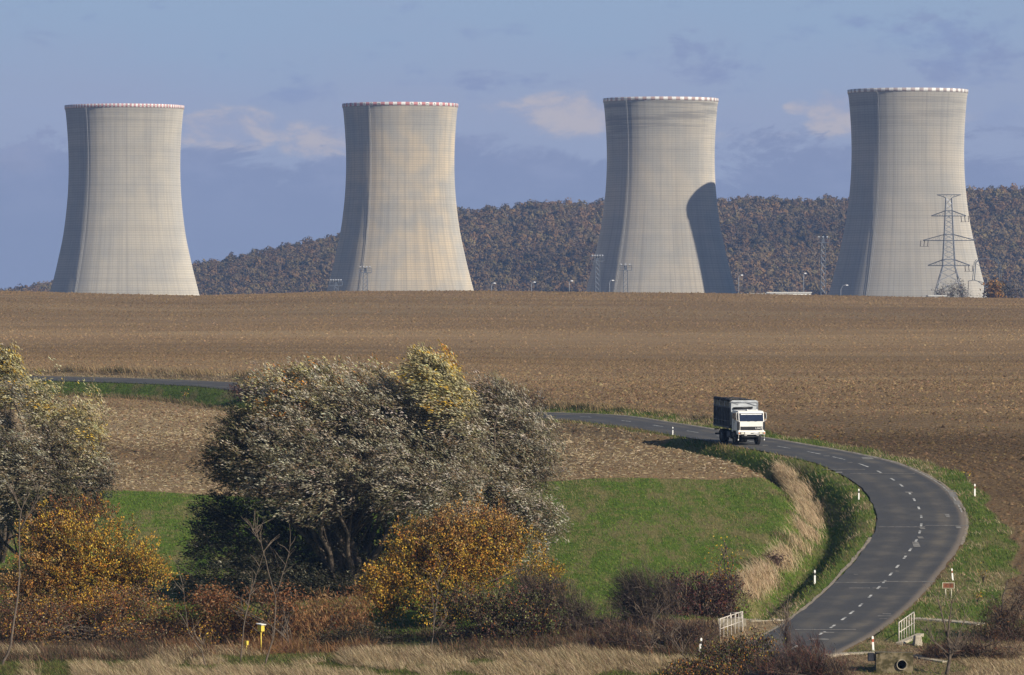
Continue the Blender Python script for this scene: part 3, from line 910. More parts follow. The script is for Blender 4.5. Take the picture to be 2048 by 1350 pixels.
def tower(px, topy, wpx, pairs, red, seed, warm, bands, label, phase, letters=None, dY=0.0):
    Y0 = 60.2 * F / wpx
    Y = Y0 + dY
    X = (px - 1024) / F * Y
    ztop = CZ - (topy - HOR) / F * Y
    sca = Y / Y0
    root = empty('cooling_tower', (X, Y, ztop - HT * sca), 0, label, 'cooling tower', 'cooling towers of the power station')
    root.scale = (sca, sca, sca)
    dd, rr = tower_profile()
    n = 264
    ribo = np.where(np.arange(n) % 6 == 0, 0.07, 0.0)
    ring = np.arange(n) * 2 * math.pi / n
    # outer wall, then over the lip and down the inner wall
    path = [(r, HT - d) for d, r in zip(dd[::-1], rr[::-1])] + [(r - 0.6, HT - d) for d, r in zip(dd, rr)]
    pr = np.array(path)
    kout = (np.arange(len(pr)) < len(dd)).astype(float)
    rr2 = pr[:, None, 0] + ribo[None] * kout[:, None]
    V = np.stack([rr2 * np.cos(ring), rr2 * np.sin(ring), np.repeat(pr[:, 1:2], n, 1)], -1).reshape(-1, 3)
    k = len(pr)
    I = np.arange(k * n).reshape(k, n)
    I2 = np.roll(I, -1, axis=1)
    Q = np.stack([I[:-1], I2[:-1], I2[1:], I[1:]], -1).reshape(-1, 4)
    link('shell', np_mesh('shell', V, Q, smooth=True), concrete_material('concrete_%d' % seed, seed, warm, bands), root)
    # painted rim ring: squares alternate
    m = pairs * 2
    ro, ri = 30.12, 29.45
    z0, z1 = HT - 1.75, HT
    V, Q, mi = [], [], []
    for c in range(m):
        sub = 2
        for s_ in range(sub):
            a0 = phase + (c + s_ / sub) * 2 * math.pi / m; a1 = phase + (c + (s_ + 1) / sub) * 2 * math.pi / m
            o = len(V)
            for a in (a0, a1):
                cs, sn = math.cos(a), math.sin(a)
                V += [(ro * cs, ro * sn, z0), (ro * cs, ro * sn, z1), (ri * cs, ri * sn, z1), (ri * cs, ri * sn, z0)]
            Q += [[o, o + 4, o + 5, o + 1], [o + 1, o + 5, o + 6, o + 2], [o + 2, o + 6, o + 7, o + 3], [o + 3, o + 7, o + 4, o]]
            mi += [c % 2] * 4
    rim = link('rim', np_mesh('rim', V, Q, mats=mi), [M_WHITE, plain('rim_red_%d' % seed, red, 0.75, var=.15, scale=.4)], root)
    if letters:
        L = []
        for ch, cell in letters:
            if ch == ' ': continue
            L.append((ch, phase + (cell + .5) * 2 * math.pi / m))
        letters_on_rim(rim, L, 0, HT - 0.9, ro + 0.05, 1.5 if pairs < 60 else 1.0)
    # access ladder with cage on the shaded edge of the shell
    ang = -math.pi / 2 - R((36, 31, 38, 34)[seed - 1])
    lad = MB()
    pts = [(r, HT - d) for d, r in zip(dd[::4], rr[::4])]
    for da in (-0.011, 0.011):
        lad.tube([((r + .35) * math.cos(ang + da), (r + .35) * math.sin(ang + da), z) for r, z in pts], 0.07, 4, sm=False)
    for (r, z) in [(np.interp(q, dd, rr), HT - q) for q in np.arange(2.5, 124, 3.2)]:
        a0, a1 = ang - .011, ang + .011
        lad.tube([((r + .35) * math.cos(a0), (r + .35) * math.sin(a0), z), ((r + .35) * math.cos(a1), (r + .35) * math.sin(a1), z)], 0.06, 4, sm=False)
    lad.build('ladder', plain('ladder_paint_%d' % seed, (0.44, 0.44, 0.43), .6), root)
    return root

# letters stand on the white (even) cells; cells run anticlockwise seen from above = left to right from outside
def word_cells(txt_cells):
    return txt_cells
A_CAM = -math.pi / 2
t2_letters, p2 = [], 44
step2 = 2 * math.pi / (p2 * 2)
phase2 = A_CAM + R(12.4) - 0.5 * step2           # cell 0 = the A right of centre
for i, ch in enumerate('ARMABETON'):
    t2_letters.append((ch, 2 * i))
    t2_letters.append((ch, 2 * (i - 12)))
p1 = 92
step1 = 2 * math.pi / (p1 * 2)
phase1 = A_CAM + R(0.0) - 0.5 * step1
t1_letters = [(ch, 2 * (i - 6)) for i, ch in enumerate('ARMABETON')] + [(ch, 2 * (i + 5)) for i, ch in enumerate('ARMABETON')]
tower(249, 211.5, 239, p1, (0.50, 0.26, 0.26), 1, (0.53, 0.495, 0.42), 0.25, 'leftmost cooling tower, with narrow red and white rim squares, standing clear of the hill', phase1, t1_letters)
tower(800.5, 208, 232, p2, (0.52, 0.22, 0.22), 2, (0.62, 0.535, 0.40), 0.15, 'warm toned cooling tower with black letters on its broad red and white rim squares', phase2, t2_letters)
tower(1321.5, 197.5, 231, 43, (0.45, 0.33, 0.31), 3, (0.54, 0.495, 0.415), 0.75, 'cooling tower with the curved shadow of its neighbour on its lower right side', A_CAM + .02, dY=-20)
tower(1815.5, 180, 241, 44, (0.40, 0.34, 0.33), 4, (0.51, 0.475, 0.41), 0.35, 'rightmost and tallest looking cooling tower, behind the large lattice pylon', A_CAM + .05, dY=27)

# ------------------------------------------------------------------ pylons, masts, lamps, low building beyond the crest
M_STEEL = plain('galvanised_steel', (0.27, 0.29, 0.33), 0.55, 0.3, var=.1)
M_STEEL_D = plain('dark_steel', (0.13, 0.15, 0.19), 0.6, 0.2, var=.1)
M_LAMP = plain('lamp_head', (0.75, 0.76, 0.78), 0.3, 0.1, var=.05)
M_FLOOD = plain('floodlight_grey', (0.40, 0.42, 0.46), 0.4, 0.1, var=.1)
M_CERAM = plain('insulator', (0.10, 0.085, 0.08), 0.4, var=.1)

def lattice(mb, levels, rleg, rbr, cx=0.0, cy=0.0):
    """levels: [(z, half_width)], four legs and cross bracing on all sides"""
    for sx in (-1, 1):
        for sy in (-1, 1):
            mb.tube([(cx + sx * w, cy + sy * w, z) for z, w in levels], rleg, 4, sm=False)
    for (z0, w0), (z1, w1) in zip(levels[:-1], levels[1:]):
        for ax in (0, 1):
            for s in (-1, 1):
                for t in (-1, 1):
                    a = (t * w0, s * w0); b = (-t * w1, s * w1)
                    if ax: a, b = a[::-1], b[::-1]
                    mb.tube([(cx + a[0], cy + a[1], z0), (cx + b[0], cy + b[1], z1)], rbr, 3, sm=False, caps=False)

def pylon():
    Y = 1900.0
    k = Y / F
    X = (1897.5 - 1024) * k
    zg = gz(X, Y)
    zy = lambda y: CZ - (y - HOR) * k - zg
    p = empty('pylon', (X, Y, zg), 0, 'tall steel lattice pylon with four cross arms, standing before the rightmost cooling tower', 'pylon', 'power pylons')
    body = MB()
    pts = [(0, 5.6), (zy(585), 4.35), (zy(562), 3.4), (zy(545), 2.6), (zy(533), 2.05), (zy(520), 1.95)]
    y = 509
    while y > 400:
        pts.append((zy(y), np.interp(y, [396, 470, 520], [0.95, 1.5, 1.95])))
        y -= 10
    pts.append((zy(396), 0.95))
    lattice(body, pts, 0.15, 0.075)
    body.build('lattice_body', M_STEEL, p)
    def arm(y, ytop, xl, xr, ins):
        a = MB()
        z, zt = zy(y), zy(ytop)
        w = float(np.interp(z, [q[0] for q in pts], [q[1] for q in pts]))
        for s, xe in ((-1, xl), (1, xr)):
            e = s * abs(xe - 1897.5) * k
            for sy in (-1, 1):
                a.tube([(s * w, sy * w, z), (e, sy * .25, z)], 0.12, 4, sm=False)
                a.tube([(s * w, sy * w, zt), (e, sy * .25, z + .1)], 0.13, 4, sm=False)
            n = 5
            for q in range(1, n):
                f = q / n
                xx = s * w + (e - s * w) * f
                a.tube([(xx, w * (1 - f), z), (xx, w * (1 - f), zt + (z - zt) * f)], .05, 3, sm=False, caps=False)
                a.tube([(xx, w * (1 - f), z), (xx - (e - s * w) / n, w * (1 - f + 1 / n), zt + (z - zt) * (f - 1 / n))], .05, 3, sm=False, caps=False)
        a.box((0, -w - .1, z), (2 * w + .3, .15, .3)); a.box((0, -w - .1, zt), (2 * w + .3, .15, .25))
        am = a.build('cross_arm', M_STEEL_D, p)
        for xe in ins:
            s = MB()
            for q in (-1.2, 0, 1.2):
                x = (xe - 1897.5) * k + q
                s.tube([(x, 0, z + .1), (x + .12 * (1 if xe > 1897 else -1), 0, z - 1.1), (x + .25 * (1 if xe > 1897 else -1), 0, z - 2.0)], 0.14, 5, sm=False)
            s.box(((xe - 1897.5) * k, 0, z - 1.95), (3.0, .1, .12))
            s.build('insulator_string', M_CERAM, am)
    arm(432, 421.5, 1863, 1932, (1929,))
    arm(481, 469, 1846, 1951, (1849,))
    arm(531, 519.5, 1856, 1940, (1937,))
    e = MB()                                     # top earth-wire arm
    z, zt = zy(396), zy(389.5)
    for sy in (-.6, .6):
        e.tube([(-24 * k, 0, zt), (0, sy, zt), (24.5 * k, 0, zt)], .11, 4, sm=False)
        for s in (-1, 1):
            e.tube([(s * .95, sy, z), (s * 12 * k, sy * .5, z + .5), (s * 24 * k, 0, zt)], .10, 4, sm=False)
            for q in (6, 12, 17):
                e.tube([(s * q * k, sy * .5, zt), (s * (q - 3) * k, sy * .5, z + .3)], .05, 3, sm=False, caps=False)
    e.build('earth_wire_arm', M_STEEL_D, p)
pylon()

def cat_pylon():
    Y = 2250.0
    k = Y / F
    cx = 1974
    X = (cx - 1024) * k
    zg = gz(X, Y)
    q = lambda x, y: ((x - cx) * k, CZ - (y - HOR) * k - zg)
    p = empty('pylon', (X, Y, zg), 0, 'smaller lattice pylon with a bowed top portal, between the rightmost cooling tower and the wood', 'pylon', 'power pylons')
    def run(mb, pts, r, depth):
        for sy in (-depth, depth):
            mb.tube([(q(*a)[0], sy, q(*a)[1]) for a in pts], r, 4, sm=False)
        for a, b in zip(pts[:-1], pts[1:]):
            A, B = q(*a), q(*b)
            for t in range(4):
                f0, f1 = t / 4, (t + 1) / 4
                mb.tube([(A[0] + (B[0] - A[0]) * f0, -depth, A[1] + (B[1] - A[1]) * f0), (A[0] + (B[0] - A[0]) * f1, depth, A[1] + (B[1] - A[1]) * f1)], r * .6, 3, sm=False, caps=False)
    for s in (-1, 1):
        w = MB()
        f = lambda x: cx + s * (x - cx)
        run(w, [(f(1999), 561), (f(1996.5), 525), (f(1990), 518)], .12, .5)
        run(w, [(f(2003), 561), (f(1999.5), 525), (f(1995), 519)], .10, .5)
        w.build('window_side', M_STEEL_D, p)
    a = MB()
    run(a, [(1957, 517.5), (1992, 517.5)], .12, .5)
    run(a, [(1951, 526), (1960, 520), (1974, 517.8), (1988, 520), (1996, 526)], .09, .5)
    run(a, [(1951, 526), (1974, 543), (1996, 526)], .06, .3)
    a.build('top_portal', M_STEEL_D, p)
    l = MB()
    for s in (-1, 1):
        f = lambda x: cx + s * (x - cx)
        run(l, [(f(2012), 562), (f(2000), 560), (f(1990), 563), (f(1974), 567)], .11, .5)
        run(l, [(f(1992), 563), (f(1981), 570), (f(1974), 584)], .09, .5)
        ins = MB()
        ins.tube([(q(f(2011), 562)[0], 0, q(f(2011), 562)[1]), (q(f(2012), 590)[0], 0, q(f(2012), 592)[1])], .14, 5, sm=False)
        ins.build('insulator_string', M_CERAM, p)
    l.build('cross_arm', M_STEEL_D, p)
    b = MB()
    zt = q(cx, 566)[1]
    lattice(b, [(0, 4.6), (zt * .3, 3.4), (zt * .6, 2.2), (zt * .85, 1.2), (zt, .8)], .13, .06)
    b.build('lattice_body', M_STEEL_D, p)
cat_pylon()

def flood_mast(px, py, kind, label):
    Y = 1900.0
    k = Y / F
    X = (px - 1024) * k
    zg = gz(X, Y)
    h = CZ - (py - HOR) * k - zg
    o = empty('floodlight_mast', (X, Y, zg), 0, label, 'light mast', 'floodlight masts before the cooling towers')
    m = MB()
    n = 14
    lattice(m, [(h * i / n, 0.95 - 0.30 * i / n) for i in range(n + 1)], .11, .06)
    m.build('lattice_mast', M_STEEL_D, o)
    pf = MB()
    W = 2.1
    pf.box((0, 0, h + .1), (2 * W, 1.6, .22))
    for s in (-1, 1):
        for sy in (-.8, .8):
            pf.tube([(s * W, sy, h), (s * W, sy, h + 1.7)], .06, 4, sm=False)
    for zz in (.9, 1.6):
        for sy in (-.8, .8):
            pf.tube([(-W, sy, h + zz), (W, sy, h + zz)], .05, 4, sm=False)
    pf.box((0, 0, h + .9), (1.0, .9, 1.4))
    pf.build('platform', M_STEEL_D, o)
    for i in range(kind):
        f = MB()
        x = -W + 2 * W * (i + .5) / kind
        f.box((x, -.85, h + 2.0), (.5, .3, .42), Matrix.Rotation(R(-30), 3, 'X'))
        f.tube([(x, -.75, h + 1.2), (x, -.8, h + 1.8)], .06, 4)
        f.build('floodlight', M_FLOOD, o)
    return o
flood_mast(672, 572, 5, 'short floodlight mast at the shaded left foot of the second cooling tower from the left')
flood_mast(730.5, 546, 4, 'floodlight mast before the sunlit left part of the tower with lettered rim')
flood_mast(1195, 523, 5, 'floodlight mast in the shade at the left foot of the third cooling tower')
flood_mast(1251, 541, 3, 'stout floodlight mast before the sunlit face of the third cooling tower')
flood_mast(1646, 486, 3, 'tallest floodlight mast, against the wood beside the rightmost cooling tower')

def street_lamp(px, py, arm, label):
    Y = 1790.0
    k = Y / F
    X = (px - 1024) * k
    zg = gz(X, Y)
    h = CZ - (py - HOR) * k - zg
    o = empty('street_lamp', (X, Y, zg), 0, label, 'street lamp', 'street lamps beyond the field crest')
    p = MB()
    p.tube([(0, 0, 0), (0, 0, h - 1.0), (0.15 * arm, 0, h - .35), (.6 * arm, 0, h), (1.2 * arm, 0, h)] if abs(arm) < 1.5 else
           [(0, 0, 0), (0, 0, h - 1.6), (.5, 0, h - .5), (1.2, 0, h - .1), (arm * .72, 0, h)], [.16, .13, .1, .09, .08], 6)
    p.build('pole', M_STEEL, o)
    a = MB()
    x = arm * .9 if abs(arm) > 1.5 else 1.1 * arm
    a.box((x, 0, h - .12), (.8, .5, .32), taper=.7)
    a.build('lamp_head', M_LAMP, o, .04)
street_lamp(983, 565.5, .9, 'street lamp against the wood, nearest the right foot of the tower with lettered rim')
street_lamp(1063, 563.5, .9, 'middle street lamp of the three in the gap between the second and third towers')
street_lamp(1138.5, 561, .8, 'street lamp against the wood, nearest the left foot of the third tower')
street_lamp(1219, 560, 1.0, 'street lamp before the left side of the tower that carries a neighbour\'s shadow')
street_lamp(1477, 549.5, 1.0, 'street lamp just right of the tower that carries a neighbour\'s shadow')
street_lamp(1607, 546, .5, 'street lamp behind the right end of the long white building')
street_lamp(1681.5, 569.5, 2.2, 'street lamp with a long curved arm before the shaded side of the rightmost tower')

def white_building(x0, x1, y0, Y, label, name='warehouse'):
    k = Y / F
    X = ((x0 + x1) / 2 - 1024) * k
    zg = gz(X, Y)
    w = (x1 - x0) * k
    h = CZ - (y0 - HOR) * k - zg
    o = empty(name, (X, Y, zg), 0, label, 'building')
    b = MB()
    b.box((0, 5, h / 2 - .15), (w, 10, h - .3))
    b.build('wall', plain('white_cladding_' + name, (0.78, 0.78, 0.75), .7, var=.05, scale=.4), o)
    r = MB()
    r.box((0, 5, h - .15), (w + .5, 10.5, .3))
    r.build('roof', plain('roof_sheet_' + name, (0.62, 0.63, 0.62), .6, var=.1), o)
    for i in range(3):
        d = MB()
        d.box((-w * .3 + i * w * .3, -.04, 1.3), (2.2, .1, 2.6))
        d.build('door', M_STEEL, o)
white_building(1535, 1622, 584, 1720, 'long low white building just showing above the field crest, right of the third tower')
white_building(1440, 1531, 587, 1860, 'low grey roofed shed left of the white building, mostly hidden by the crest', 'shed')
white_building(1858, 1892, 590.5, 1740, 'small white hut at the left foot of the large pylon', 'hut')

# ------------------------------------------------------------------ truck
M_CAB = plain('white_truck_paint', (0.80, 0.79, 0.76), 0.35, var=.05, scale=2)
M_GLASS = plain('windscreen_glass', (0.014, 0.02, 0.045), 0.08, var=.1, spec=.8)
M_BLACK = plain('black_plastic', (0.014, 0.015, 0.018), 0.5, var=.2)
M_TYRE = plain('tyre_rubber', (0.018, 0.018, 0.02), 0.85, var=.2)
M_RIM = plain('wheel_rim', (0.16, 0.15, 0.14), 0.6, var=.2)
M_TIP = plain('tipper_steel', (0.060, 0.064, 0.075), 0.6, .2, var=.25)
M_BOARD = plain('beige_boards', (0.22, 0.20, 0.16), 0.8, var=.2)
M_HEAD = plain('headboard_grey', (0.42, 0.45, 0.48), 0.6, var=.12)
M_TARP = plain('dark_tarpaulin', (0.024, 0.026, 0.036), 0.75, var=.3, bump=.5)
M_LIGHT = plain('headlight_lens', (0.80, 0.78, 0.66), 0.15, var=.05, spec=.8)
M_AMBER = plain('amber_lens', (0.62, 0.20, 0.04), 0.25)
M_PLATE = plain('number_plate', (0.58, 0.58, 0.60), 0.5, var=.15, scale=12)
M_LETTERW = plain('white_letters', (0.82, 0.82, 0.82), 0.4, var=.02)

def truck():
    g = ground_at(1502.5, 892)
    th = R(15.5)
    fwd = Vector((math.sin(th), -math.cos(th), 0))
    zr = gz(g.x - fwd.x * 4.6, g.y - fwd.y * 4.6)
    zf = gz(g.x - fwd.x * 1.2, g.y - fwd.y * 1.2)
    slope = math.atan2(zf - zr, 3.4)
    t = empty('tipper_truck', (g.x - fwd.x * 1.2, g.y - fwd.y * 1.2, zf + .025), 0, 'white cab tipper truck with a dark high sided body driving round the bend', 'truck')
    t.rotation_euler = (slope, 0, math.atan2(-fwd.x, fwd.y))
    # local frame: +Y forward, +X the truck's right, z up from the road; origin on the front axle
    f0 = 1.2                                   # front face
    hw = 1.06
    cab = MB()
    prof = [(f0, 1.0), (f0, 1.92), (f0 - .16, 2.62), (f0 - .30, 2.72), (-.45, 2.74), (-.58, 2.66), (-.60, 1.0), (-.35, 1.0), (-.30, 1.12), (.42, 1.12), (.52, 1.0)]
    cab.prism(prof, 'x', -hw, hw)
    cb = cab.build('cab', M_CAB, t, .05, 3)
    # windscreen frame bulge and glass
    ws = MB()
    rotw = Matrix.Rotation(R(12.9), 3, 'X')
    ws.box((0, f0 - .075, 2.235), (1.98, .05, .66), rotw)
    wg = ws.build('windscreen', M_GLASS, t, .02)
    vis = MB()
    vis.box((0, f0 - .098, 2.47), (1.72, .03, .075), rotw)
    vis.build('sun_visor', plain('visor_white', (0.75, 0.77, 0.80), .5), wg)
    for sx in (-.35, .25):
        wi = MB()
        wi.tube([(sx, f0 + .01, 1.93), (sx - .42, f0 - .005, 2.0)], .014, 4)
        wi.tube([(sx - .1, f0 + .01, 1.93), (sx + .08, f0 + .01, 1.93)], .03, 4)
        wi.build('wiper', M_BLACK, wg)
    gr = MB()
    gr.box((0, f0 + .012, 1.36), (1.80, .04, .28))
    gb = gr.build('grille', M_BLACK, t)
    tm = text_mesh('LIAZ', .25)
    M4 = Matrix.Translation((-.60, f0 + .052, 1.36)) @ Matrix(((-1, 0, 0, 0), (0, 0, 1, 0), (0, 1, 0, 0), (0, 0, 0, 1))) @ Matrix.Diagonal((1.12, .85, 1, 1))
    tm.transform(M4)
    link('lettering', tm, M_LETTERW, gb)
    for s in (-1, 1):
        c = MB()
        c.box((s * (hw - .02), f0 - .10, 1.555), (.17, .24, .64))
        c.build('corner_vent', M_BLACK, t, .02)
        w = MB()
        w.prism([(.05, 1.98), (f0 - .22, 1.98), (f0 - .32, 2.52), (.05, 2.52)], 'x', s * (hw + .004) - .008, s * (hw + .004) + .008)
        w.prism([(-.45, 2.05), (-.10, 2.05), (-.10, 2.5), (-.45, 2.5)], 'x', s * (hw + .004) - .008, s * (hw + .004) + .008)
        w.build('side_window', M_GLASS, t)
        d = MB()
        for (a, b) in (((-.06, 1.1), (-.06, 2.58)), ((f0 - .2, 1.15), (f0 - .2, 1.95)), ((-.06, 1.93), (f0 - .2, 1.93))):
            d.tube([(s * (hw + .003), *a), (s * (hw + .003), *b)], .012, 4)
        d.box((s * (hw + .02), .06, 1.80), (.03, .14, .04))
        d.build('door_seam', M_BLACK, t)
        mi = MB()
        mi.box((s * (hw + .17), f0 - .12, 2.30), (.17, .07, .40))
        mi.build('mirror', M_BLACK, t, .02)
        ar = MB()
        ar.tube([(s * hw, f0 - .25, 2.6), (s * (hw + .17), f0 - .1, 2.6), (s * (hw + .2), f0 - .08, 2.3), (s * (hw + .15), f0 - .08, 1.98), (s * hw, f0 - .1, 1.95)], .02, 5)
        ar.build('mirror_arm', M_CAB, t)
        ms = MB()
        ms.tube([(s * 1.06, f0 + .02, .86), (s * 1.08, f0 + .02, .48)], .012, 5)
        ms.box((s * 1.08, f0 + .02, .46), (.07, .03, .10))
        ms.build('mudguard_flap', M_LETTERW, t)
        st = MB()
        st.box((s * (hw - .05), -.05 + .0, .78), (.16, .55, .35))
        st.build('cab_step', M_BLACK, t, .02)
    bu = MB()
    bu.prism([(f0 - .35, .86), (f0 + .10, .86), (f0 + .12, 1.08), (f0 + .02, 1.14), (f0 - .35, 1.14)], 'x', -1.12, 1.12)
    bb = bu.build('bumper', M_CAB, t, .025)
    for s in (-1, 1):
        h = MB()
        h.box((s * .76, f0 + .118, .985), (.27, .03, .125))
        h.build('headlight', M_LIGHT, bb, .012)
        bz = MB()
        bz.box((s * .76, f0 + .108, .985), (.40, .03, .18))
        bz.build('headlight_bezel', plain('bezel', (.05, .05, .05), .4), bb)
        i_ = MB()
        i_.box((s * 1.04, f0 + .112, .985), (.10, .03, .13))
        i_.build('indicator', M_AMBER, bb)
        hk = MB()
        hk.tube([(s * .50 - .12, f0 + .06, .87), (s * .5 - .08, f0 + .09, .80), (s * .5 + .08, f0 + .09, .80), (s * .5 + .12, f0 + .06, .87)], .018, 5)
        hk.build('tow_hook', M_CAB, bb)
    pl = MB()
    pl.box((-.36, f0 + .122, .985), (.44, .02, .105))
    pl.build('number_plate', M_PLATE, bb)
    sl = MB()
    sl.box((-.02, f0 + .119, .965), (.20, .02, .05))
    sl.build('tow_slot', M_BLACK, bb)
    rf = MB()
    rf.box((-.2, .55, 2.76), (.9, .5, .06)); rf.box((.15, .6, 2.80), (.09, .09, .07)); rf.box((-.62, .6, 2.80), (.09, .09, .07))
    rf.build('roof_hatch', M_CAB, t, .02)
    # chassis
    ch = MB()
    for s in (-1, 1):
        ch.box((s * .40, -2.0, .84), (.11, 5.9, .26))
    for y in (.9, -.9, -2.2, -3.4, -4.7):
        ch.box((0, y, .84), (.72, .14, .20))
    ch.box((0, .2, .80), (.7, 1.0, .5)); ch.tube([(-.85, 0, .50), (.85, 0, .50)], .10, 8); ch.tube([(-.8, -3.4, .50), (.8, -3.4, .50)], .12, 8)
    ch.box((0, -3.4, .50), (.42, .45, .42))
    ch.box((0, f0 - .12, .74), (1.5, .12, .16))
    ch.build('chassis', M_BLACK, t)
    ft = MB()
    ft.box((.86, -1.45, .74), (.42, .9, .48))
    ft.build('fuel_tank', M_TIP, t, .05)
    bt = MB()
    bt.box((-.86, -1.4, .74), (.40, .7, .42))
    bt.build('battery_box', M_BLACK, t, .03)
    ur = MB()
    ur.box((0, -5.0, .62), (2.1, .10, .14)); ur.box((.95, -4.9, .98), (.36, .14, .10)); ur.box((-.95, -4.9, .98), (.36, .14, .10))
    ur.build('rear_underrun_bar', M_BLACK, t)
    def wheel(x, y, w):
        wh = MB()
        r = .50
        prof = [(-w / 2, r * .66), (-w / 2, r * .93), (-w / 2 + .03, r), (w / 2 - .03, r), (w / 2, r * .93), (w / 2, r * .66)]
        n = 28
        vs, fs = [], []
        for i in range(n):
            a = 2 * math.pi * i / n
            for (px_, rr_) in prof:
                vs.append((x + px_, y + rr_ * math.cos(a), .50 + rr_ * math.sin(a)))
        m_ = len(prof)
        for i in range(n):
            j = (i + 1) % n
            for q in range(m_ - 1):
                fs.append((i * m_ + q, j * m_ + q, j * m_ + q + 1, i * m_ + q + 1))
        wh.add(vs, fs, 0, True)
        for i in range(n):
            a = 2 * math.pi * i / n
            wh.box((x, y + r * math.cos(a), .5 + r * math.sin(a)), (w * .8, .05, .03), Matrix.Rotation(a + math.pi / 2, 3, 'X'))
        o = wh.build('wheel', M_TYRE, t)
        ri = MB()
        ri.tube([(x - w * .32, y, .5), (x + w * .32, y, .5)], r * .68, 20)
        ri.tube([(x - w * .5, y, .5), (x + w * .5, y, .5)], r * .22, 10)
        ri.build('rim', M_RIM, o)
    for s in (-1, 1):
        wheel(s * .90, 0, .28)
        wheel(s * .93, -3.4, .26)
        wheel(s * .64, -3.4, .26)
        for (yy, a0, a1) in ((0, 20, 160), (-3.4, 15, 165)):
            mg = MB()
            P = [(yy + .60 * math.cos(R(a)), .5 + .60 * math.sin(R(a))) for a in np.linspace(a0, a1, 9)]
            P2 = [(yy + .57 * math.cos(R(a)), .5 + .57 * math.sin(R(a))) for a in np.linspace(a1, a0, 9)]
            mg.prism(P + P2, 'x', s * .62 if yy == 0 else s * .5, s * 1.07)
            mg.build('mudguard', M_BLACK, t)
    # tipper body
    y0, y1 = -.78, -5.05
    zb, zm, zt = 1.30, 2.90, 3.44
    W = 1.13
    bd = MB()
    bd.box((0, (y0 + y1) / 2, zb + .05), (2 * W, y0 - y1, .1))
    for s in (-1, 1):
        bd.box((s * (W - .02), (y0 + y1) / 2, (zb + zm) / 2 + .05), (.04, y0 - y1, zm - zb - .1))
    bd.box((0, y1 + .02, (zb + zm) / 2 + .05), (2 * W - .09, .04, zm - zb - .1))
    bd.box((0, (y0 + y1) / 2, zb - .12), (.7, y0 - y1 - .3, .2))
    body = bd.build('tipper_body', M_TIP, t)
    rb = MB()
    for s in (-1, 1):
        for i in range(11):
            yy = y0 - .06 - (y0 - y1 - .12) * i / 10
            rb.box((s * (W + .035), yy, (zb + zm) / 2), (.07, .07, zm - zb))
        rb.box((s * (W + .03), (y0 + y1) / 2, zm), (.09, y0 - y1, .08))
        rb.box((s * (W + .03), (y0 + y1) / 2, zb + .02), (.09, y0 - y1, .12))
        rb.box((s * (W + .03), (y0 + y1) / 2, zb + .52), (.06, y0 - y1, .06))
    rb.build('rib', plain('rib_steel', (0.085, 0.09, 0.105), .6, .2, var=.2), body)
    up = MB()
    for s in (-1, 1):
        up.box((s * (W - .01), (y0 + y1) / 2, (zm + zt) / 2 + .02), (.035, y0 - y1, zt - zm - .04))
    up.box((0, y1 + .02, (zm + zt) / 2 + .02), (2 * W - .08, .035, zt - zm - .04))
    ub = up.build('side_board', M_BOARD, body)
    for s in (-1, 1):
        for i in range(4):
            po = MB()
            po.box((s * (W + .025), y0 - .05 - (y0 - y1 - .1) * i / 3, (zm + zt) / 2), (.04, .07, zt - zm))
            po.build('board_post', M_HEAD, ub)
    hb = MB()
    hb.prism([(-W, 1.55), (W, 1.55), (W, 3.34), (W - .12, 3.48), (-W + .12, 3.48), (-W, 3.34)], 'y', y0 - .02, y0 + .035)
    hd = hb.build('headboard', M_HEAD, body)
    fr = MB()
    for (a, b, r_) in (((-W, 3.31), (W, 3.31), .035), ((W - .03, 1.7), (W - .03, 3.31), .03), ((-W + .03, 1.7), (-W + .03, 3.31), .03), ((-.15, 3.31), (-W + .12, 3.05), .028), ((W - .12, 3.31), (.5, 3.15), .012)):
        fr.tube([(a[0], y0 + .075, a[1]), (b[0], y0 + .075, b[1])], r_, 5)
    fr.build('headboard_frame', plain('frame_grey', (0.24, 0.26, 0.29), .5), hd)
    cy = MB()
    cy.tube([(W - .22, y0 + .11, 2.86), (-W + .45, y0 + .11, 2.90)], .085, 8)
    cy.build('roller_bar', M_BLACK, hd)
    tp = MB()
    for s in (1,):
        pts = [(s * (W - .02) + .03 * math.sin(i * 1.7), y0 - (y0 - y1) * i / 10, zt + .05 + .025 * math.sin(i * 2.3)) for i in range(11)]
        tp.tube(pts, [.13 + .025 * math.sin(i * 1.9) for i in range(11)], 10)
        for i in range(9):
            tp.tube([(s * (W + .10), y0 - .3 - i * .45, zt + .02), (s * (W + .035), y0 - .3 - i * .45, zt - .25 - .05 * (i % 3))], .012, 4)
    for k in range(4):
        yy = y1 + .3 + k * 1.1
        tp.tube([(W - .05, yy, zt + .03), (0, yy, zt + .10), (-W + .05, yy, zt + .03)], .03, 5)
    tp.build('rolled_tarpaulin', M_TARP, body)
    return t
truck()

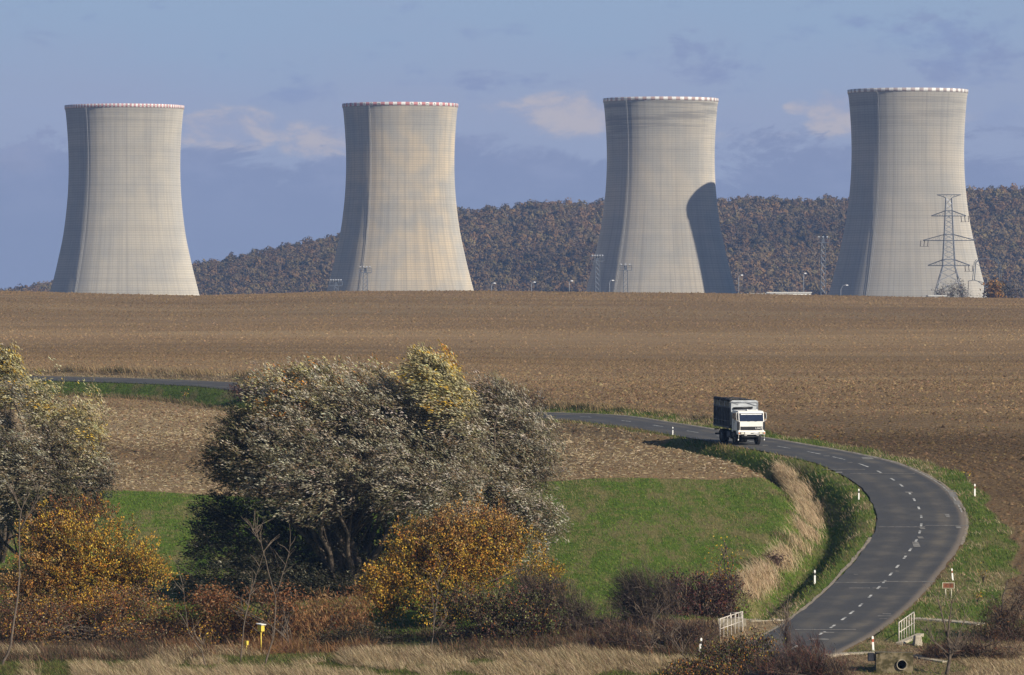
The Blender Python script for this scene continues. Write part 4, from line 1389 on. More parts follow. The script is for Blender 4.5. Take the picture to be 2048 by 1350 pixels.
# ------------------------------------------------------------------ roadside furniture
M_POSTW = plain('post_white', (0.80, 0.80, 0.78), .5, var=.05)
M_POSTB = plain('post_black', (0.02, 0.02, 0.022), .5)
M_REDREF = plain('reflector_red', (0.45, 0.10, 0.05), .4)
M_BROWNREF = plain('reflector_brown', (0.22, 0.11, 0.06), .5)
def delineator_proto(band):
    o = empty('marker_post', (0, 0, 0))
    b = MB()
    sec = [(-.065, -.05), (.065, -.05), (.05, .03), (0, .06), (-.05, .03)]
    b.prism(sec, 'z', -.1, .60); 
    b.prism(sec, 'z', .80, .94)
    b.prism([(x * .75, y * .75) for x, y in sec], 'z', .94, .985)
    b.build('post', M_POSTW, o, .006)
    k = MB()
    k.prism([(x * .97, y * .97) for x, y in sec], 'z', .60, .80)
    kk = k.build('band', band, o)
    r = MB()
    r.box((0, -.053, .73), (.03, .012, .05))
    r.build('reflector', plain('reflector_clear', (.5, .5, .48), .3) if band is M_POSTB else M_REDREF, kk)
    return o
proto_b, proto_r, proto_n = delineator_proto(M_POSTB), delineator_proto(M_REDREF), delineator_proto(M_BROWNREF)
used = set()
posts = [(proto_b, 1345.5, 870, 0, 'white marker post before the dark asphalt, on the field edge left of the truck', 16),
         (proto_b, 1717.5, 999, 0, 'white black banded marker post on the grassy inside of the sharpest stretch of the bend', 21),
         (proto_b, 1629.5, 1168, 0, 'white marker post with black band on the green verge below the dry reed strip', 27.5),
         (proto_b, 1398.5, 1307, 8, 'tilted white marker post with black band near the left railing', 31),
         (proto_n, 1949.5, 993, 0, 'white marker post with brown band on the outer verge of the bend', 24.5),
         (proto_n, 1905.5, 1161, -5, 'slim marker post behind the rusty sign board', 24),
         (proto_r, 1746.5, 1304, -3, 'white marker post with red band before the concrete culvert', 30.5)]
for (pr, px, py, tilt, lab, hpx) in posts:
    g = ground_at(px, py)
    o = pr if pr.name not in used else copy_tree(pr)
    used.add(pr.name)
    o.location = g
    s = hpx * g.y / F / .985
    o.scale = (s, s, s)
    o.rotation_euler = (0, R(tilt), R(15))
    tag(o, lab, 'marker post', 'marker posts along the road')

def sign_board():
    g = ground_at(1897, 1196)
    o = empty('sign_board', g, R(-8), 'small weathered brown board on two pale legs beside the road', 'sign')
    k = g.y / F
    b = MB()
    b.box((0, 0, 24.5 * k), (21 * k, .05, 9.5 * k))
    b.build('board', plain('rusty_board', (0.24, 0.09, 0.045), .8, var=.35, scale=5), o)
    f = MB()
    for s in (-1, 1):
        f.box((s * 11.5 * k, 0, 24.5 * k), (1.7 * k, .08, 12 * k))
    f.box((0, 0, 30 * k), (22 * k, .07, 1.5 * k)); f.box((0, 0, 19.3 * k), (22 * k, .07, 1.0 * k))
    f.build('frame', plain('pale_frame', (0.55, 0.50, 0.36), .7, var=.15, scale=4), o)
    for s in (-1, 1):
        l = MB()
        l.tube([(s * 5.5 * k, .03, -.1), (s * 6.0 * k, .03, 19 * k)], .032, 6)
        l.build('leg', plain('pale_leg_%d' % (s + 1), (0.55, 0.51, 0.40), .7, var=.15, scale=4), o)
sign_board()

M_RAIL = plain('weathered_white_rail', (0.58, 0.53, 0.47), .6, var=.25, scale=7)
M_CONC = plain('old_concrete', (0.30, 0.265, 0.20), .9, var=.3, scale=2.5, bump=.4)
M_CONC_P = plain('pale_concrete', (0.42, 0.37, 0.29), .9, var=.2, scale=3, bump=.3)
def railing(p0, p1, hpx0, hpx1, n, label, Ya, Yb):
    """p0,p1: picture points of the two end-post feet; heights in picture px"""
    a, b = at(*p0, Ya), at(*p1, Yb)
    ha, hb = hpx0 * Ya / F, hpx1 * Yb / F
    o = empty('railing', a, 0, label, 'railing', 'railings of the road culvert')
    d = b - a
    for i in range(n):
        f = i / (n - 1)
        q = d * f
        h = ha + (hb - ha) * f
        m = MB()
        r = .035 if i in (0, n - 1) else .025
        m.tube([(q.x, q.y, q.z - .25), (q.x, q.y, q.z + h)], r, 6)
        m.build('post', M_RAIL, o)
    for k in (1.0, .50):
        m = MB()
        m.tube([(0, 0, ha * k), (d.x, d.y, d.z + hb * k)], .032 if k == 1 else .026, 6)
        m.build('rail', M_RAIL, o)
    return o
gl0, gl1 = ground_at(1440, 1279), ground_at(1484, 1262)
railing((1440, 1278), (1485, 1261), 40, 38, 7, 'white railing over the left end of the culvert, below the red shrub', gl0.y, gl0.y + 3.2)
gr0 = ground_at(1797, 1286)
railing((1798, 1285), (1828, 1267), 40, 43, 7, 'white railing on the right side of the road, on a concrete head wall', gr0.y, gr0.y + 3.4)
railing((1461, 1244), (1482, 1247), 18, 22, 3, 'short low railing behind the left railing, on the far culvert wall', gl0.y + 6.5, gl0.y + 6.3)

def concrete_block(name, label, cat, pts, z0, z1, mat=None):
    o = MB()
    o.prism([(p.x, p.y) for p in pts], 'z', z0, z1)
    return tag(o.build(name, mat or M_CONC_P, None, .04), label, cat)
h0, h1 = at(1794, 1285, gr0.y - .7), at(1838, 1266, gr0.y + 2.7)
dirv = (h1 - h0).normalized()
nn = Vector((dirv.y, -dirv.x, 0)).normalized()
o = MB()
A, B = h0 - nn * .1, h1 - nn * .1
za, zb_ = h0.z, h1.z
vs = [(A.x, A.y, za), (B.x, B.y, zb_), (B.x + nn.x * .42, B.y + nn.y * .42, zb_ - .02), (A.x + nn.x * .42, A.y + nn.y * .42, za - .02)]
vs += [(x, y, z - 1.5) for x, y, z in vs]
o.add(vs, [(0, 1, 2, 3), (7, 6, 5, 4), (0, 4, 5, 1), (1, 5, 6, 2), (2, 6, 7, 3), (3, 7, 4, 0)])
tag(o.build('head_wall', M_CONC_P, None, .03), 'pale concrete head wall carrying the right railing', 'concrete wall')
g = ground_at(1835, 1292)
o = MB()
o.box((0, 0, .22), (.55, .5, .75), Matrix.Rotation(.3, 3, 'Z'), taper=.7)
ob = o.build('concrete_lump', M_CONC_P, None, .06); ob.location = g
tag(ob, 'broken pale concrete lump beside the right head wall', 'concrete block')
# left head wall; a black panel stands in for shade in its gap
o = MB()
lw0, lw1 = at(1437, 1237, gl0.y + 5.0), at(1490, 1236, gl0.y + 5.6)
c = (lw0 + lw1) / 2
wv = (lw1 - lw0).length
root = empty('culvert_wall', (c.x, c.y, c.z - 1.1), 0, 'grey concrete culvert wall behind the left railing', 'concrete wall')
o.box((0, 0, .83), (wv, .4, .5)); o.box((-wv * .4, 0, .2), (wv * .2, .4, .75)); o.box((wv * .4, 0, .2), (wv * .2, .4, .75))
o.build('wall', M_CONC, root, .03)
o = MB(); o.box((0, .3, .25), (wv * .58, .05, .65)); o.build('shade_panel', M_POSTB, root)

# pipe culvert, lower right
def culvert():
    g = ground_at(1775, 1346)
    k = g.y / F
    o = empty('pipe_culvert', g, 0, 'mossy concrete culvert block with an open round pipe, below the right railing', 'culvert')
    x = lambda px: (px - 1775) * k
    zt, zb2 = 40 * k, -14 * k
    m, nt, b = new_mat('mossy_concrete')
    tcn = node(nt, 'ShaderNodeTexCoord')
    n1 = noise_n(nt, tcn.outputs['Object'], 2.2, 5, .65)
    n2 = noise_n(nt, tcn.outputs['Object'], 6, 4, .6)
    c = mix_n(nt, sstep(nt, n1, .4, .6), (0.06, 0.05, 0.018), (0.22, 0.18, 0.11))
    c = mix_n(nt, math_n(nt, 'MULTIPLY', sstep(nt, n2, .55, .7), .6), c, (0.07, 0.06, 0.035))
    nt.links.new(c, b.inputs['Base Color']); b.inputs['Roughness'].default_value = .95
    bl = MB()
    # front face leans back slightly; hole cut as a ring of quads
    cx, cz, r = x(1803), 16 * k, 9.5 * k
    W0, W1 = x(1752), x(1826)
    n = 32
    ringv, outv = [], []
    for i in range(n):
        a = 2 * math.pi * i / n
        dx, dz = math.cos(a), math.sin(a)
        ringv.append((cx + r * dx, -.25, cz + r * dz))
        tx = (W1 - cx) / dx if dx > 1e-6 else ((W0 - cx) / dx if dx < -1e-6 else 1e9)
        tz = (zt - cz) / dz if dz > 1e-6 else ((zb2 - cz) / dz if dz < -1e-6 else 1e9)
        tt = min(tx, tz)
        outv.append((cx + tt * dx, -.25, cz + tt * dz))
    bl.add(ringv + outv, [(i, (i + 1) % n, n + (i + 1) % n, n + i) for i in range(n)])
    top = [(W0, -.25, zt), (W1 - .25, -.25, zt), (W1, .15, zt), (W1, .9, zt - .03), (W0, .9, zt + .02)]
    bl.add(top + [(x_, y_, zb2) for x_, y_, z_ in top], [(0, 1, 2, 3, 4), (1, 6, 7, 2), (2, 7, 8, 3), (3, 8, 9, 4), (4, 9, 5, 0)])
    bl.build('block', m, o)
    pp = MB()
    for (ra, rb, ya, yb) in ((r * 1.14, r * .93, -.36, .6),):
        vs, fs = [], []
        for i in range(n):
            a = 2 * math.pi * i / n
            for rr_, yy in ((ra, ya), (rb, ya), (rb, yb), (ra, -.24)):
                vs.append((cx + rr_ * math.cos(a), yy, cz + rr_ * math.sin(a)))
        for i in range(n):
            j = (i + 1) % n
            for q in range(3):
                fs.append((i * 4 + q, j * 4 + q, j * 4 + q + 1, i * 4 + q + 1))
            fs.append((i * 4 + 3, j * 4 + 3, j * 4, i * 4))
        pp.add(vs, fs, 0, True)
    pp.build('pipe', M_CONC, o)
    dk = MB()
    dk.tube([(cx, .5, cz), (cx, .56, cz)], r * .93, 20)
    dk.build('pipe_shade_disc', M_POSTB, o)  # black disc stands in for the darkness inside the pipe
    sh = MB()
    sh.box((x(1743), .1, 31 * k), (14 * k, .5, 16 * k), taper=.9)
    sh.build('end_cap', M_TARP, o, .04)
    return g
cg = culvert()

def slab(name, pts, w, label, mat=M_CONC_P, lift=.05):
    """a narrow concrete channel edge laid on the ground through picture points"""
    P = [ground_at(*p) for p in pts]
    V, Qq = [], []
    for i, p in enumerate(P):
        t = (P[min(i + 1, len(P) - 1)] - P[max(i - 1, 0)]); t.z = 0; t.normalize()
        n_ = Vector((-t.y, t.x, 0)) * w / 2
        z = gz(p.x, p.y) + lift
        V += [(p.x - n_.x, p.y - n_.y, z), (p.x + n_.x, p.y + n_.y, z), (p.x - n_.x, p.y - n_.y, z - .3), (p.x + n_.x, p.y + n_.y, z - .3)]
    m = MB()
    fs = []
    for i in range(len(P) - 1):
        a, b = i * 4, i * 4 + 4
        fs += [(a, b, b + 1, a + 1), (a, a + 2, b + 2, b), (a + 1, b + 1, b + 3, a + 3)]
    fs += [(0, 1, 3, 2), (len(V) - 4, len(V) - 2, len(V) - 1, len(V) - 3)]
    m.add(V, fs)
    return tag(m.build(name, mat), label, 'concrete channel')
slab('concrete_channel', [(1828, 1238), (1860, 1240), (1900, 1243), (1965, 1250)], 1.3, 'pale concrete channel running right from the right railing')
slab('concrete_channel', [(1648, 1312), (1700, 1308), (1745, 1306)], 1.0, 'pale concrete strip left of the mossy culvert block')
slab('concrete_channel', [(1826, 1312), (1850, 1318), (1893, 1325)], .7, 'thin concrete strip right of the mossy culvert block')
slab('concrete_channel', [(1500, 1240), (1528, 1243), (1556, 1240)], 1.6, 'crumbling pale concrete apron between the left railing and the road')

# yellow marker boxes in the scrub
M_YEL = plain('yellow_paint', (0.72, 0.55, 0.08), .5, var=.12, scale=4)
def yellow_box(px, py, hpx, roof, label):
    Y = 338.0
    k = Y / F
    top = at(px, py, Y)
    zg = gz(top.x, Y)
    h = top.z - zg
    o = empty('marker_box', (top.x, Y, zg), R(-38), label, 'marker box')
    p = MB()
    p.tube([(0, 0, -.1), (0, 0, h - hpx * k * .7)], .035, 8)
    p.build('pole', M_YEL, o)
    b = MB()
    s = hpx * k
    b.box((0, 0, h - s * .5), (s * .62, s * .62, s * .85))
    b.build('box', M_YEL, o, .01)
    d = MB()
    d.box((-s * .315, 0, h - s * .52), (.012, s * .34, s * .5))
    d.build('door', plain('grey_door_%d' % px, (.25, .26, .28), .6), o)
    if roof:
        r = MB()
        r.box((0, 0, h - s * .02), (s * .92, s * .92, s * .10), Matrix.Rotation(R(8), 3, 'Y'))
        r.build('roof', M_POSTW, o)
    return o
yellow_box(522, 1248, 16, True, 'yellow box with a pale roof on a yellow pole, among brown weeds')
yellow_box(493, 1281, 10, False, 'small low yellow box left of the roofed yellow box')

# ------------------------------------------------------------------ trees and shrubs
def px_lobes(lst, Y):
    """(px, py, rx_px, rz_px[, dY[, ry_m]]) at distance Y -> ellipsoids in metres"""
    out = []
    for l in lst:
        dY = l[4] if len(l) > 4 else 0
        c = at(l[0], l[1], Y + dY)
        k = (Y + dY) / F
        ry = l[5] if len(l) > 5 else .8 * l[2] * k
        out.append((c.x, c.y, c.z, l[2] * k, ry, l[3] * k, l[6] if len(l) > 6 else 1.0))
    return out
def crown_points(lobes, n, rng, pow_=2.4, gapseed=0, gaps=1.1, gscale=1.6):
    a = np.array([l[:6] for l in lobes]); dens = np.array([l[6] for l in lobes])
    w = (a[:, 3] * a[:, 5] + a[:, 3] * a[:, 4]) * dens
    pts, li = [], []
    need = n
    while need > 0:
        k = rng.choice(len(a), need * 2, p=w / w.sum())
        d = unit(rng.normal(size=(len(k), 3)))
        r = rng.uniform(0, 1, (len(k), 1)) ** (1 / pow_)
        r = r * (1 + rng.normal(0, .05, r.shape) + .17 * wob(d[:, 0] * 4 + k * 3.1 + 2 * d[:, 2], d[:, 1] * 4 + d[:, 2] * 4, 1.0, gapseed + 7)[:, None])
        P = a[k, :3] + d * r * a[k, 3:6]
        ok = gap(P, gscale, gapseed) > -gaps + rng.normal(0, .25, len(P))
        P = P[ok][:need]; kk = k[ok][:need]
        pts.append(P); li.append(kk)
        need -= len(P)
    return np.concatenate(pts), np.concatenate(li)

WIND = np.array([-1.0, -.1, .30])
def foliage(name, parent, lobes, ncl, per, L, W, pals, seed, wind=WIND, spread=.55, sig=.45, pow_=2.4, gaps=1.1, jitter=.2, nb=None, gscale=1.6, mat=None, coh=.5, spray=0.0, cross=.12, outk=.6):
    """leaf clusters through the lobes; pals: a palette, or one palette per lobe"""
    rng = np.random.default_rng(seed)
    C, li = crown_points(lobes, ncl, rng, pow_, seed, gaps, gscale)
    perl = isinstance(pals[0], list)
    P = np.repeat(C, per, 0); lk = np.repeat(li, per)
    n = len(P)
    wu = unit(wind[None, :])
    off = rng.normal(0, sig, (n, 3)) + wu * rng.normal(0, sig * .8, (n, 1))
    P = P + off
    A = unit(np.repeat(unit(wind[None, :] + rng.normal(0, spread * .6, (ncl, 3))), per, 0) + rng.normal(0, spread * .6, (n, 3)))
    if spray > 0:                                        # leaves strung along wind-combed twigs
        l6 = np.array([l[:6] for l in lobes])[li]
        ow = unit((C - l6[:, :3]) / l6[:, 3:6] ** 1.5)
        tw = unit(unit(wind[None, :]) + outk * ow + rng.normal(0, spread * .45, (ncl, 3)))
        ln = rng.uniform(.6, 1.3, ncl) * spray
        t_ = rng.uniform(-.7, 1.0, n)
        P = np.repeat(C, per, 0) + np.repeat(tw * ln[:, None], per, 0) * t_[:, None] + rng.normal(0, cross, (n, 3))
        P[:, 2] -= .12 * np.clip(t_, 0, 1) ** 2
        A = unit(np.repeat(tw, per, 0) + rng.normal(0, spread * .5, (n, 3)))
    col = np.zeros((n, 3))
    if perl:
        for k in range(len(pals)):
            s = np.where(lk == k)[0]
            col[s] = pick(pals[k], len(s), rng, jitter)
        cc = np.zeros((ncl, 3))
        for k in range(len(pals)):
            s = np.where(li == k)[0]
            cc[s] = pick(pals[k], len(s), rng, jitter)
    else:
        col = pick(pals, n, rng, jitter)
        cc = pick(pals, ncl, rng, jitter)
    whole = rng.uniform(size=n) < coh                   # leaves of one spray share a colour
    col = np.where(whole[:, None], np.repeat(cc, per, 0) * (1 + rng.normal(0, .12, (n, 1))), col)
    a6 = np.array([l[:6] for l in lobes])
    outw = unit((P - a6[lk, :3]) / a6[lk, 3:6] ** 1.5)
    nb = outw * 1.0 if nb is None else nb
    cl = np.repeat(1 + rng.normal(0, .14, ncl), per)
    col = np.clip(col * cl[:, None], .004, .8)
    ll = L * rng.uniform(.6, 1.35, n); ww = W * rng.uniform(.6, 1.35, n)
    V, Q, c = leaf_quads(P, A, ll, ww, col, rng, nb)
    if spray > 0:                                        # the twigs themselves
        B0 = C - tw * ln[:, None] * .8
        tcol = pick([((0.13, 0.095, 0.065), 2), ((0.20, 0.15, 0.10), 2), ((0.08, 0.06, 0.045), 1)], ncl, rng, .2)
        V2, Q2, c2 = blade_quads(B0, tw, ln * 1.75, .02, rng.normal(0, .05, (ncl, 3)), tcol, rng)
        Q = np.concatenate([Q, Q2 + len(V)]); V = np.concatenate([V, V2]); c = np.concatenate([c, c2])
    if parent is not None:
        V = V - np.array(parent.location)
    return link(name, np_mesh(name, V, Q, c), mat or M_LEAF, parent), C

def limbs(name, parent, base_pts, targets, r0, mat, seed, sub=3, subpts=None, curve=.12, rtip=.03, n=6):
    """trunks and limbs from base points to targets, with side branches towards subpts"""
    rng = random.Random(seed)
    m = MB()
    o = Vector(parent.location)
    for i, t in enumerate(targets):
        b = Vector(base_pts[i % len(base_pts)]); t = Vector(t)
        d = t - b
        k = 7
        pts = []
        ox, oy = rng.uniform(-1, 1) * d.length * curve, rng.uniform(-1, 1) * d.length * curve
        for j in range(k + 1):
            f = j / k
            rise = f ** .8
            p = Vector((b.x + d.x * f ** 1.35 + ox * math.sin(f * math.pi), b.y + d.y * f ** 1.35 + oy * math.sin(f * math.pi), b.z + d.z * rise))
            p += Vector((rng.uniform(-1, 1), rng.uniform(-1, 1), rng.uniform(-.4, .4))) * d.length * .018
            pts.append(p)
        rad = [r0 * (1 - f / k) ** 1.1 + rtip for f in range(k + 1)]
        m.tube([p - o for p in pts], rad, n)
        if subpts is not None and len(subpts):
            for _ in range(sub):
                j = rng.randint(2, k - 1)
                cand = [Vector(subpts[rng.randrange(len(subpts))]) for _ in range(8)]
                q = min(cand, key=lambda c: (c - pts[j]).length)
                mid = (pts[j] * .5 + q * .5) + Vector((rng.uniform(-.3, .3), rng.uniform(-.3, .3), rng.uniform(0, .5)))
                m.tube([pts[j] - o, mid - o, q - o], [rad[j] * .5, rad[j] * .3 + .01, .012], 4)
    return m.build(name, mat, parent)

SILVER = (0.46, 0.425, 0.345); SILV2 = (0.27, 0.24, 0.175); OLIVE = (0.125, 0.112, 0.05); BROWNL = (0.18, 0.125, 0.07); DKGREEN = (0.035, 0.038, 0.018)
GOLD = (0.56, 0.36, 0.045); YELG = (0.46, 0.41, 0.20); ORANGE = (0.46, 0.19, 0.025); RUST = (0.22, 0.085, 0.028); AMBERL = (0.50, 0.29, 0.04)
P_WILLOW = [(SILVER, 2.0), (SILV2, 3.0), (OLIVE, 2.4), (BROWNL, 2.0)]
P_WSHADE = [(OLIVE, 3), (DKGREEN, 3.5), (SILV2, .5), (BROWNL, .9)]  # shade on the crowns' left and low lobes put into leaf colour
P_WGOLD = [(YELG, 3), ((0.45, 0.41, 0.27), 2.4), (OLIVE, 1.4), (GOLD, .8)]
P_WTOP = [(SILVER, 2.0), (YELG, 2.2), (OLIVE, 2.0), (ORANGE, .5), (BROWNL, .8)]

def tree(name, label, cat, base_px, Y, lobes_px, ncl, per, L, W, pals, seed, group=None, nlimb=9, r0=.16, bark=None, nbase=3, bspread=.8, sub=5, **kw):
    X = (base_px - 1024) / F * Y
    b = Vector((X, Y, gz(X, Y)))
    root = empty(name, b, 0, label, cat, group)
    lobes = px_lobes(lobes_px, Y)
    rng = random.Random(seed)
    cr, C = foliage('crown', root, lobes, ncl, per, L, W, pals, seed, **kw)
    bases = [(b.x + rng.uniform(-bspread, bspread), b.y + rng.uniform(-bspread, bspread) * .6, b.z - .15) for _ in range(nbase)]
    tg = [tuple(C[rng.randrange(len(C))]) for _ in range(nlimb)]
    tg += [(l[0], l[1], l[2] + .3 * l[5]) for l in lobes]
    limbs('trunk', root, bases, tg, r0, bark or M_BARK, seed, sub, C)
    return root

# the broad silver willow in the middle
tree('willow_tree', 'broad silver leaved willow blown by wind, biggest crown in the middle', 'tree', 700, 370,
     [(600, 800, 118, 78, 0, 3.0), (700, 850, 170, 120, -1, 4.0), (535, 900, 112, 112, 0, 3.2, 1.5), (640, 940, 190, 120, -2, 4.2), (790, 900, 150, 130, -1.5, 4.0),
      (850, 960, 130, 110, -3, 3.4), (470, 900, 60, 82, .5, 2.2, 2.2), (740, 790, 110, 62, 1, 2.6), (900, 900, 90, 100, -1, 2.6), (620, 760, 80, 42, 0, 1.8)],
     6800, 26, .24, .055, [P_WTOP, P_WILLOW, P_WSHADE, P_WILLOW, P_WILLOW, P_WILLOW, P_WSHADE, P_WTOP, P_WILLOW, P_WTOP], 21, 'willows', nlimb=26, r0=.2, sub=8, gaps=.9, spray=.75, coh=.6, gscale=1.3)
tree('willow_tree', 'looser silver willow with thin leafy twigs, right side of the willow group', 'tree', 985, 376,
     [(1010, 860, 100, 90, 0, 2.6), (1055, 930, 80, 100, -1, 2.2), (985, 800, 58, 48, .5, 1.6), (1000, 980, 120, 90, -2, 2.4), (1085, 1030, 60, 62, -2, 1.6), (940, 1040, 90, 50, -3, 1.6, .7), (1040, 1110, 60, 60, -3, 1.5, .6)],
     2700, 24, .24, .055, P_WILLOW, 22, 'willows', nlimb=16, r0=.11, sub=7, gaps=.7, pow_=2.0, spray=.75, coh=.6, gscale=1.3)
tree('poplar_tree', 'slim poplar with pale yellow leaves rising behind the middle willow', 'tree', 880, 373,
     [(845, 735, 36, 36, -6, 1.0), (872, 765, 50, 48, -6, 1.4), (900, 805, 50, 56, -6.5, 1.4), (918, 850, 48, 46, -6.5, 1.4), (893, 730, 16, 26, -5, .6)],
     1300, 26, .26, .06, [P_WGOLD, P_WGOLD, P_WGOLD, P_WILLOW, [(GOLD, 3), (ORANGE, 1), (YELG, 1)]], 23, nlimb=7, r0=.14, nbase=1, bspread=.1, sig=.34, spread=.4, gaps=1.0, spray=.8, coh=.6, gscale=1.0)
tree('dark_thicket', 'thicket with leaves coloured dark for shade under the left half of the middle willow', 'bush', 560, 371,
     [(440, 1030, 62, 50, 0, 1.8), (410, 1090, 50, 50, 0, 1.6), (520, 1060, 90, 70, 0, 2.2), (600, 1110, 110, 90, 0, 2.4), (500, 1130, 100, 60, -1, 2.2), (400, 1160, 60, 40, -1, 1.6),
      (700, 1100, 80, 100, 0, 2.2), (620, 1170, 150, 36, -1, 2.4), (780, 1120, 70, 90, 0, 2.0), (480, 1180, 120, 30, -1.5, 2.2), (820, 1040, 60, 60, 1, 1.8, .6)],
     3600, 24, .20, .06, [((0.026, 0.028, 0.013), 4), ((0.040, 0.034, 0.018), 3), ((0.028, 0.033, 0.019), 2), (SILV2, .30)], 24, nlimb=22, r0=.08, gaps=.7, gscale=1.1, spray=.5, coh=.6)  # near-black leaf palette stands in for shade beneath the crown
# left group
tree('willow_tree', 'silver and gold willow at the left picture edge, blown by wind', 'tree', 90, 380,
     [(90, 800, 52, 66, 0, 1.8), (30, 840, 70, 90, 0, 2.2), (165, 860, 48, 90, -1, 1.6), (80, 920, 120, 90, -1, 3.0), (190, 950, 45, 60, -1, 1.6), (20, 960, 80, 90, -1, 2.4), (110, 1010, 100, 60, -2, 2.4), (-60, 900, 90, 140, 0, 3.0)],
     3300, 24, .24, .055, [P_WGOLD, P_WILLOW, P_WGOLD, P_WILLOW, P_WILLOW, P_WILLOW, P_WSHADE, P_WILLOW], 25, 'willows', nlimb=20, r0=.13, gaps=.7, spray=.75, coh=.6, gscale=1.2, sub=7)
tree('poplar_tree', 'yellow poplar top rising behind the willow at the left picture edge', 'tree', 5, 392,
     [(8, 725, 34, 36, 0, 1.2), (-20, 770, 60, 60, 0, 1.8), (30, 765, 26, 30, 0, .9)], 700, 26, .26, .06, [(GOLD, 1.5), (YELG, 3), (OLIVE, 2.5), ((.42, .39, .27), 2)], 26, nlimb=5, r0=.14, nbase=1, bspread=.1, spread=.4, spray=.8, coh=.6)
# autumn bushes
P_GOLDB = [(AMBERL, 3), (ORANGE, 1.2), (GOLD, 3.2), (RUST, 1.2), ((0.11, 0.08, 0.03), 2.6), ((0.17, 0.165, 0.045), 2.0)]
P_GOLDT = [((0.46, 0.29, 0.10), 3), ((0.40, 0.20, 0.04), 2), (RUST, 1.4), ((0.13, 0.09, 0.045), 3)]
tree('autumn_bush', 'orange leaved bush below the left willow', 'bush', 180, 352,
     [(150, 1080, 115, 72, 0, 2.6), (200, 1130, 130, 80, -1, 3.0), (90, 1140, 90, 90, -1, 2.6), (275, 1150, 62, 60, -1, 1.8), (190, 1210, 140, 42, -2, 2.0), (40, 1190, 60, 60, -2, 2.0), (150, 1030, 90, 40, 1, 2.0, .5)],
     3700, 18, .13, .085, [P_GOLDB, P_GOLDB, P_GOLDT, P_GOLDB, P_GOLDB, P_GOLDT, [(RUST, 2), (BROWNL, 2), ((.2, .12, .06), 2)]], 27, 'autumn bushes', nlimb=12, r0=.06, spread=1.0, gaps=.6, gscale=1.1, spray=.45, cross=.10, outk=1.0, wind=np.array([-.3, 0, .7]), coh=.6)
tree('autumn_bush', 'golden yellow bush in front of the middle willow', 'bush', 900, 350,
     [(930, 1075, 122, 70, 0, 2.6), (880, 1130, 130, 80, 0, 2.8), (990, 1108, 125, 80, 0, 2.8), (800, 1170, 85, 62, -1, 2.2), (1060, 1150, 80, 60, 0, 1.8), (880, 1200, 130, 50, -1.5, 2.2), (770, 1215, 55, 40, -1, 1.6)],
     4300, 18, .13, .085, [P_GOLDT, P_GOLDB, P_GOLDB, P_GOLDB, P_GOLDB, [(AMBERL, 2), ((.18, .2, .03), 1.6), (RUST, 1), (DKGREEN, 1.5)], P_GOLDB], 28, 'autumn bushes', nlimb=14, r0=.06, spread=1.0, gaps=.65, gscale=1.1, spray=.45, cross=.10, outk=1.0, wind=np.array([-.3, 0, .7]), coh=.6)
tree('leafy_shrub', 'low dark shrub with scattered big yellow green leaves below the golden bush', 'bush', 1000, 339,
     [(930, 1220, 80, 45, 0, 1.4), (1030, 1210, 90, 45, 0, 1.4), (1000, 1255, 130, 36, -.5, 1.2), (1080, 1245, 60, 40, 0, 1.2)],
     1100, 12, .14, .09, [((0.20, 0.22, 0.06), 1.0), ((0.07, 0.08, 0.03), 3), ((0.12, 0.075, 0.045), 3), ((0.10, 0.035, 0.03), 1.6), (ORANGE, .4), ((0.06, 0.045, 0.035), 3)], 29, nlimb=16, r0=.03, spread=1.0, gaps=.7, gscale=1.0, spray=.4, outk=.8, wind=np.array([-.3, 0, .8]), coh=.5)
tree('leafy_shrub', 'bush with yellow and green leaves at the bottom edge before the road', 'bush', 1480, 327,
     [(1500, 1300, 70, 32, 0, 1.4), (1440, 1325, 75, 36, -.5, 1.4), (1540, 1310, 40, 36, 0, 1.0), (1560, 1330, 60, 30, -.5, 1.0), (1390, 1342, 55, 22, -2, 1.0), (1440, 1350, 60, 22, -3, 1.0), (1350, 1356, 40, 16, -3, 1.0)],
     1300, 12, .13, .08, [((0.26, 0.22, 0.04), 1.4), ((0.055, 0.065, 0.022), 3), (ORANGE, .8), (RUST, 1.6), ((0.09, 0.045, 0.035), 3), ((.05, .04, .03), 2)], 30, nlimb=18, r0=.025, spread=1.0, gaps=.6, gscale=1.0, spray=.4, outk=.8, wind=np.array([-.3, 0, .8]), coh=.5)
P_PURP = [((0.055, 0.040, 0.040), 4), ((0.085, 0.06, 0.053), 3), ((0.035, 0.027, 0.027), 3), ((0.12, 0.085, 0.065), 1)]
tree('twiggy_shrub', 'dense purple brown twiggy shrub right of the golden bush', 'bush', 1110, 341,
     [(1060, 1180, 60, 44, 0, 1.6), (1110, 1200, 70, 50, 0, 1.6), (1160, 1235, 60, 44, 0, 1.4), (1050, 1235, 60, 44, 0, 1.4), (1200, 1262, 44, 30, 0, 1.2), (1120, 1262, 80, 34, -.5, 1.4)],
     1500, 12, .42, .016, P_PURP, 51, nlimb=30, r0=.03, spread=.9, gaps=.8, gscale=1.0, spray=.5, cross=.15, outk=1.0, wind=np.array([-.4, 0, .7]), mat=M_TWIG, pow_=1.7)
tree('twiggy_shrub', 'dark twiggy undergrowth along the bottom between the bare shrub and the left railing', 'bush', 1330, 334,
     [(1250, 1265, 60, 34, 0, 1.4), (1330, 1262, 60, 34, 0, 1.4), (1390, 1262, 50, 30, 0, 1.2), (1290, 1290, 80, 24, -.5, 1.2), (1180, 1292, 60, 22, 0, 1.2)],
     1000, 12, .36, .016, P_PURP + [((0.16, 0.09, 0.05), 3), ((.10, .03, .025), 1.2)], 52, nlimb=20, r0=.02, spread=1.0, gaps=.7, gscale=1.0, spray=.4, cross=.15, outk=.8, wind=np.array([-.3, 0, .8]), mat=M_TWIG, pow_=1.7)
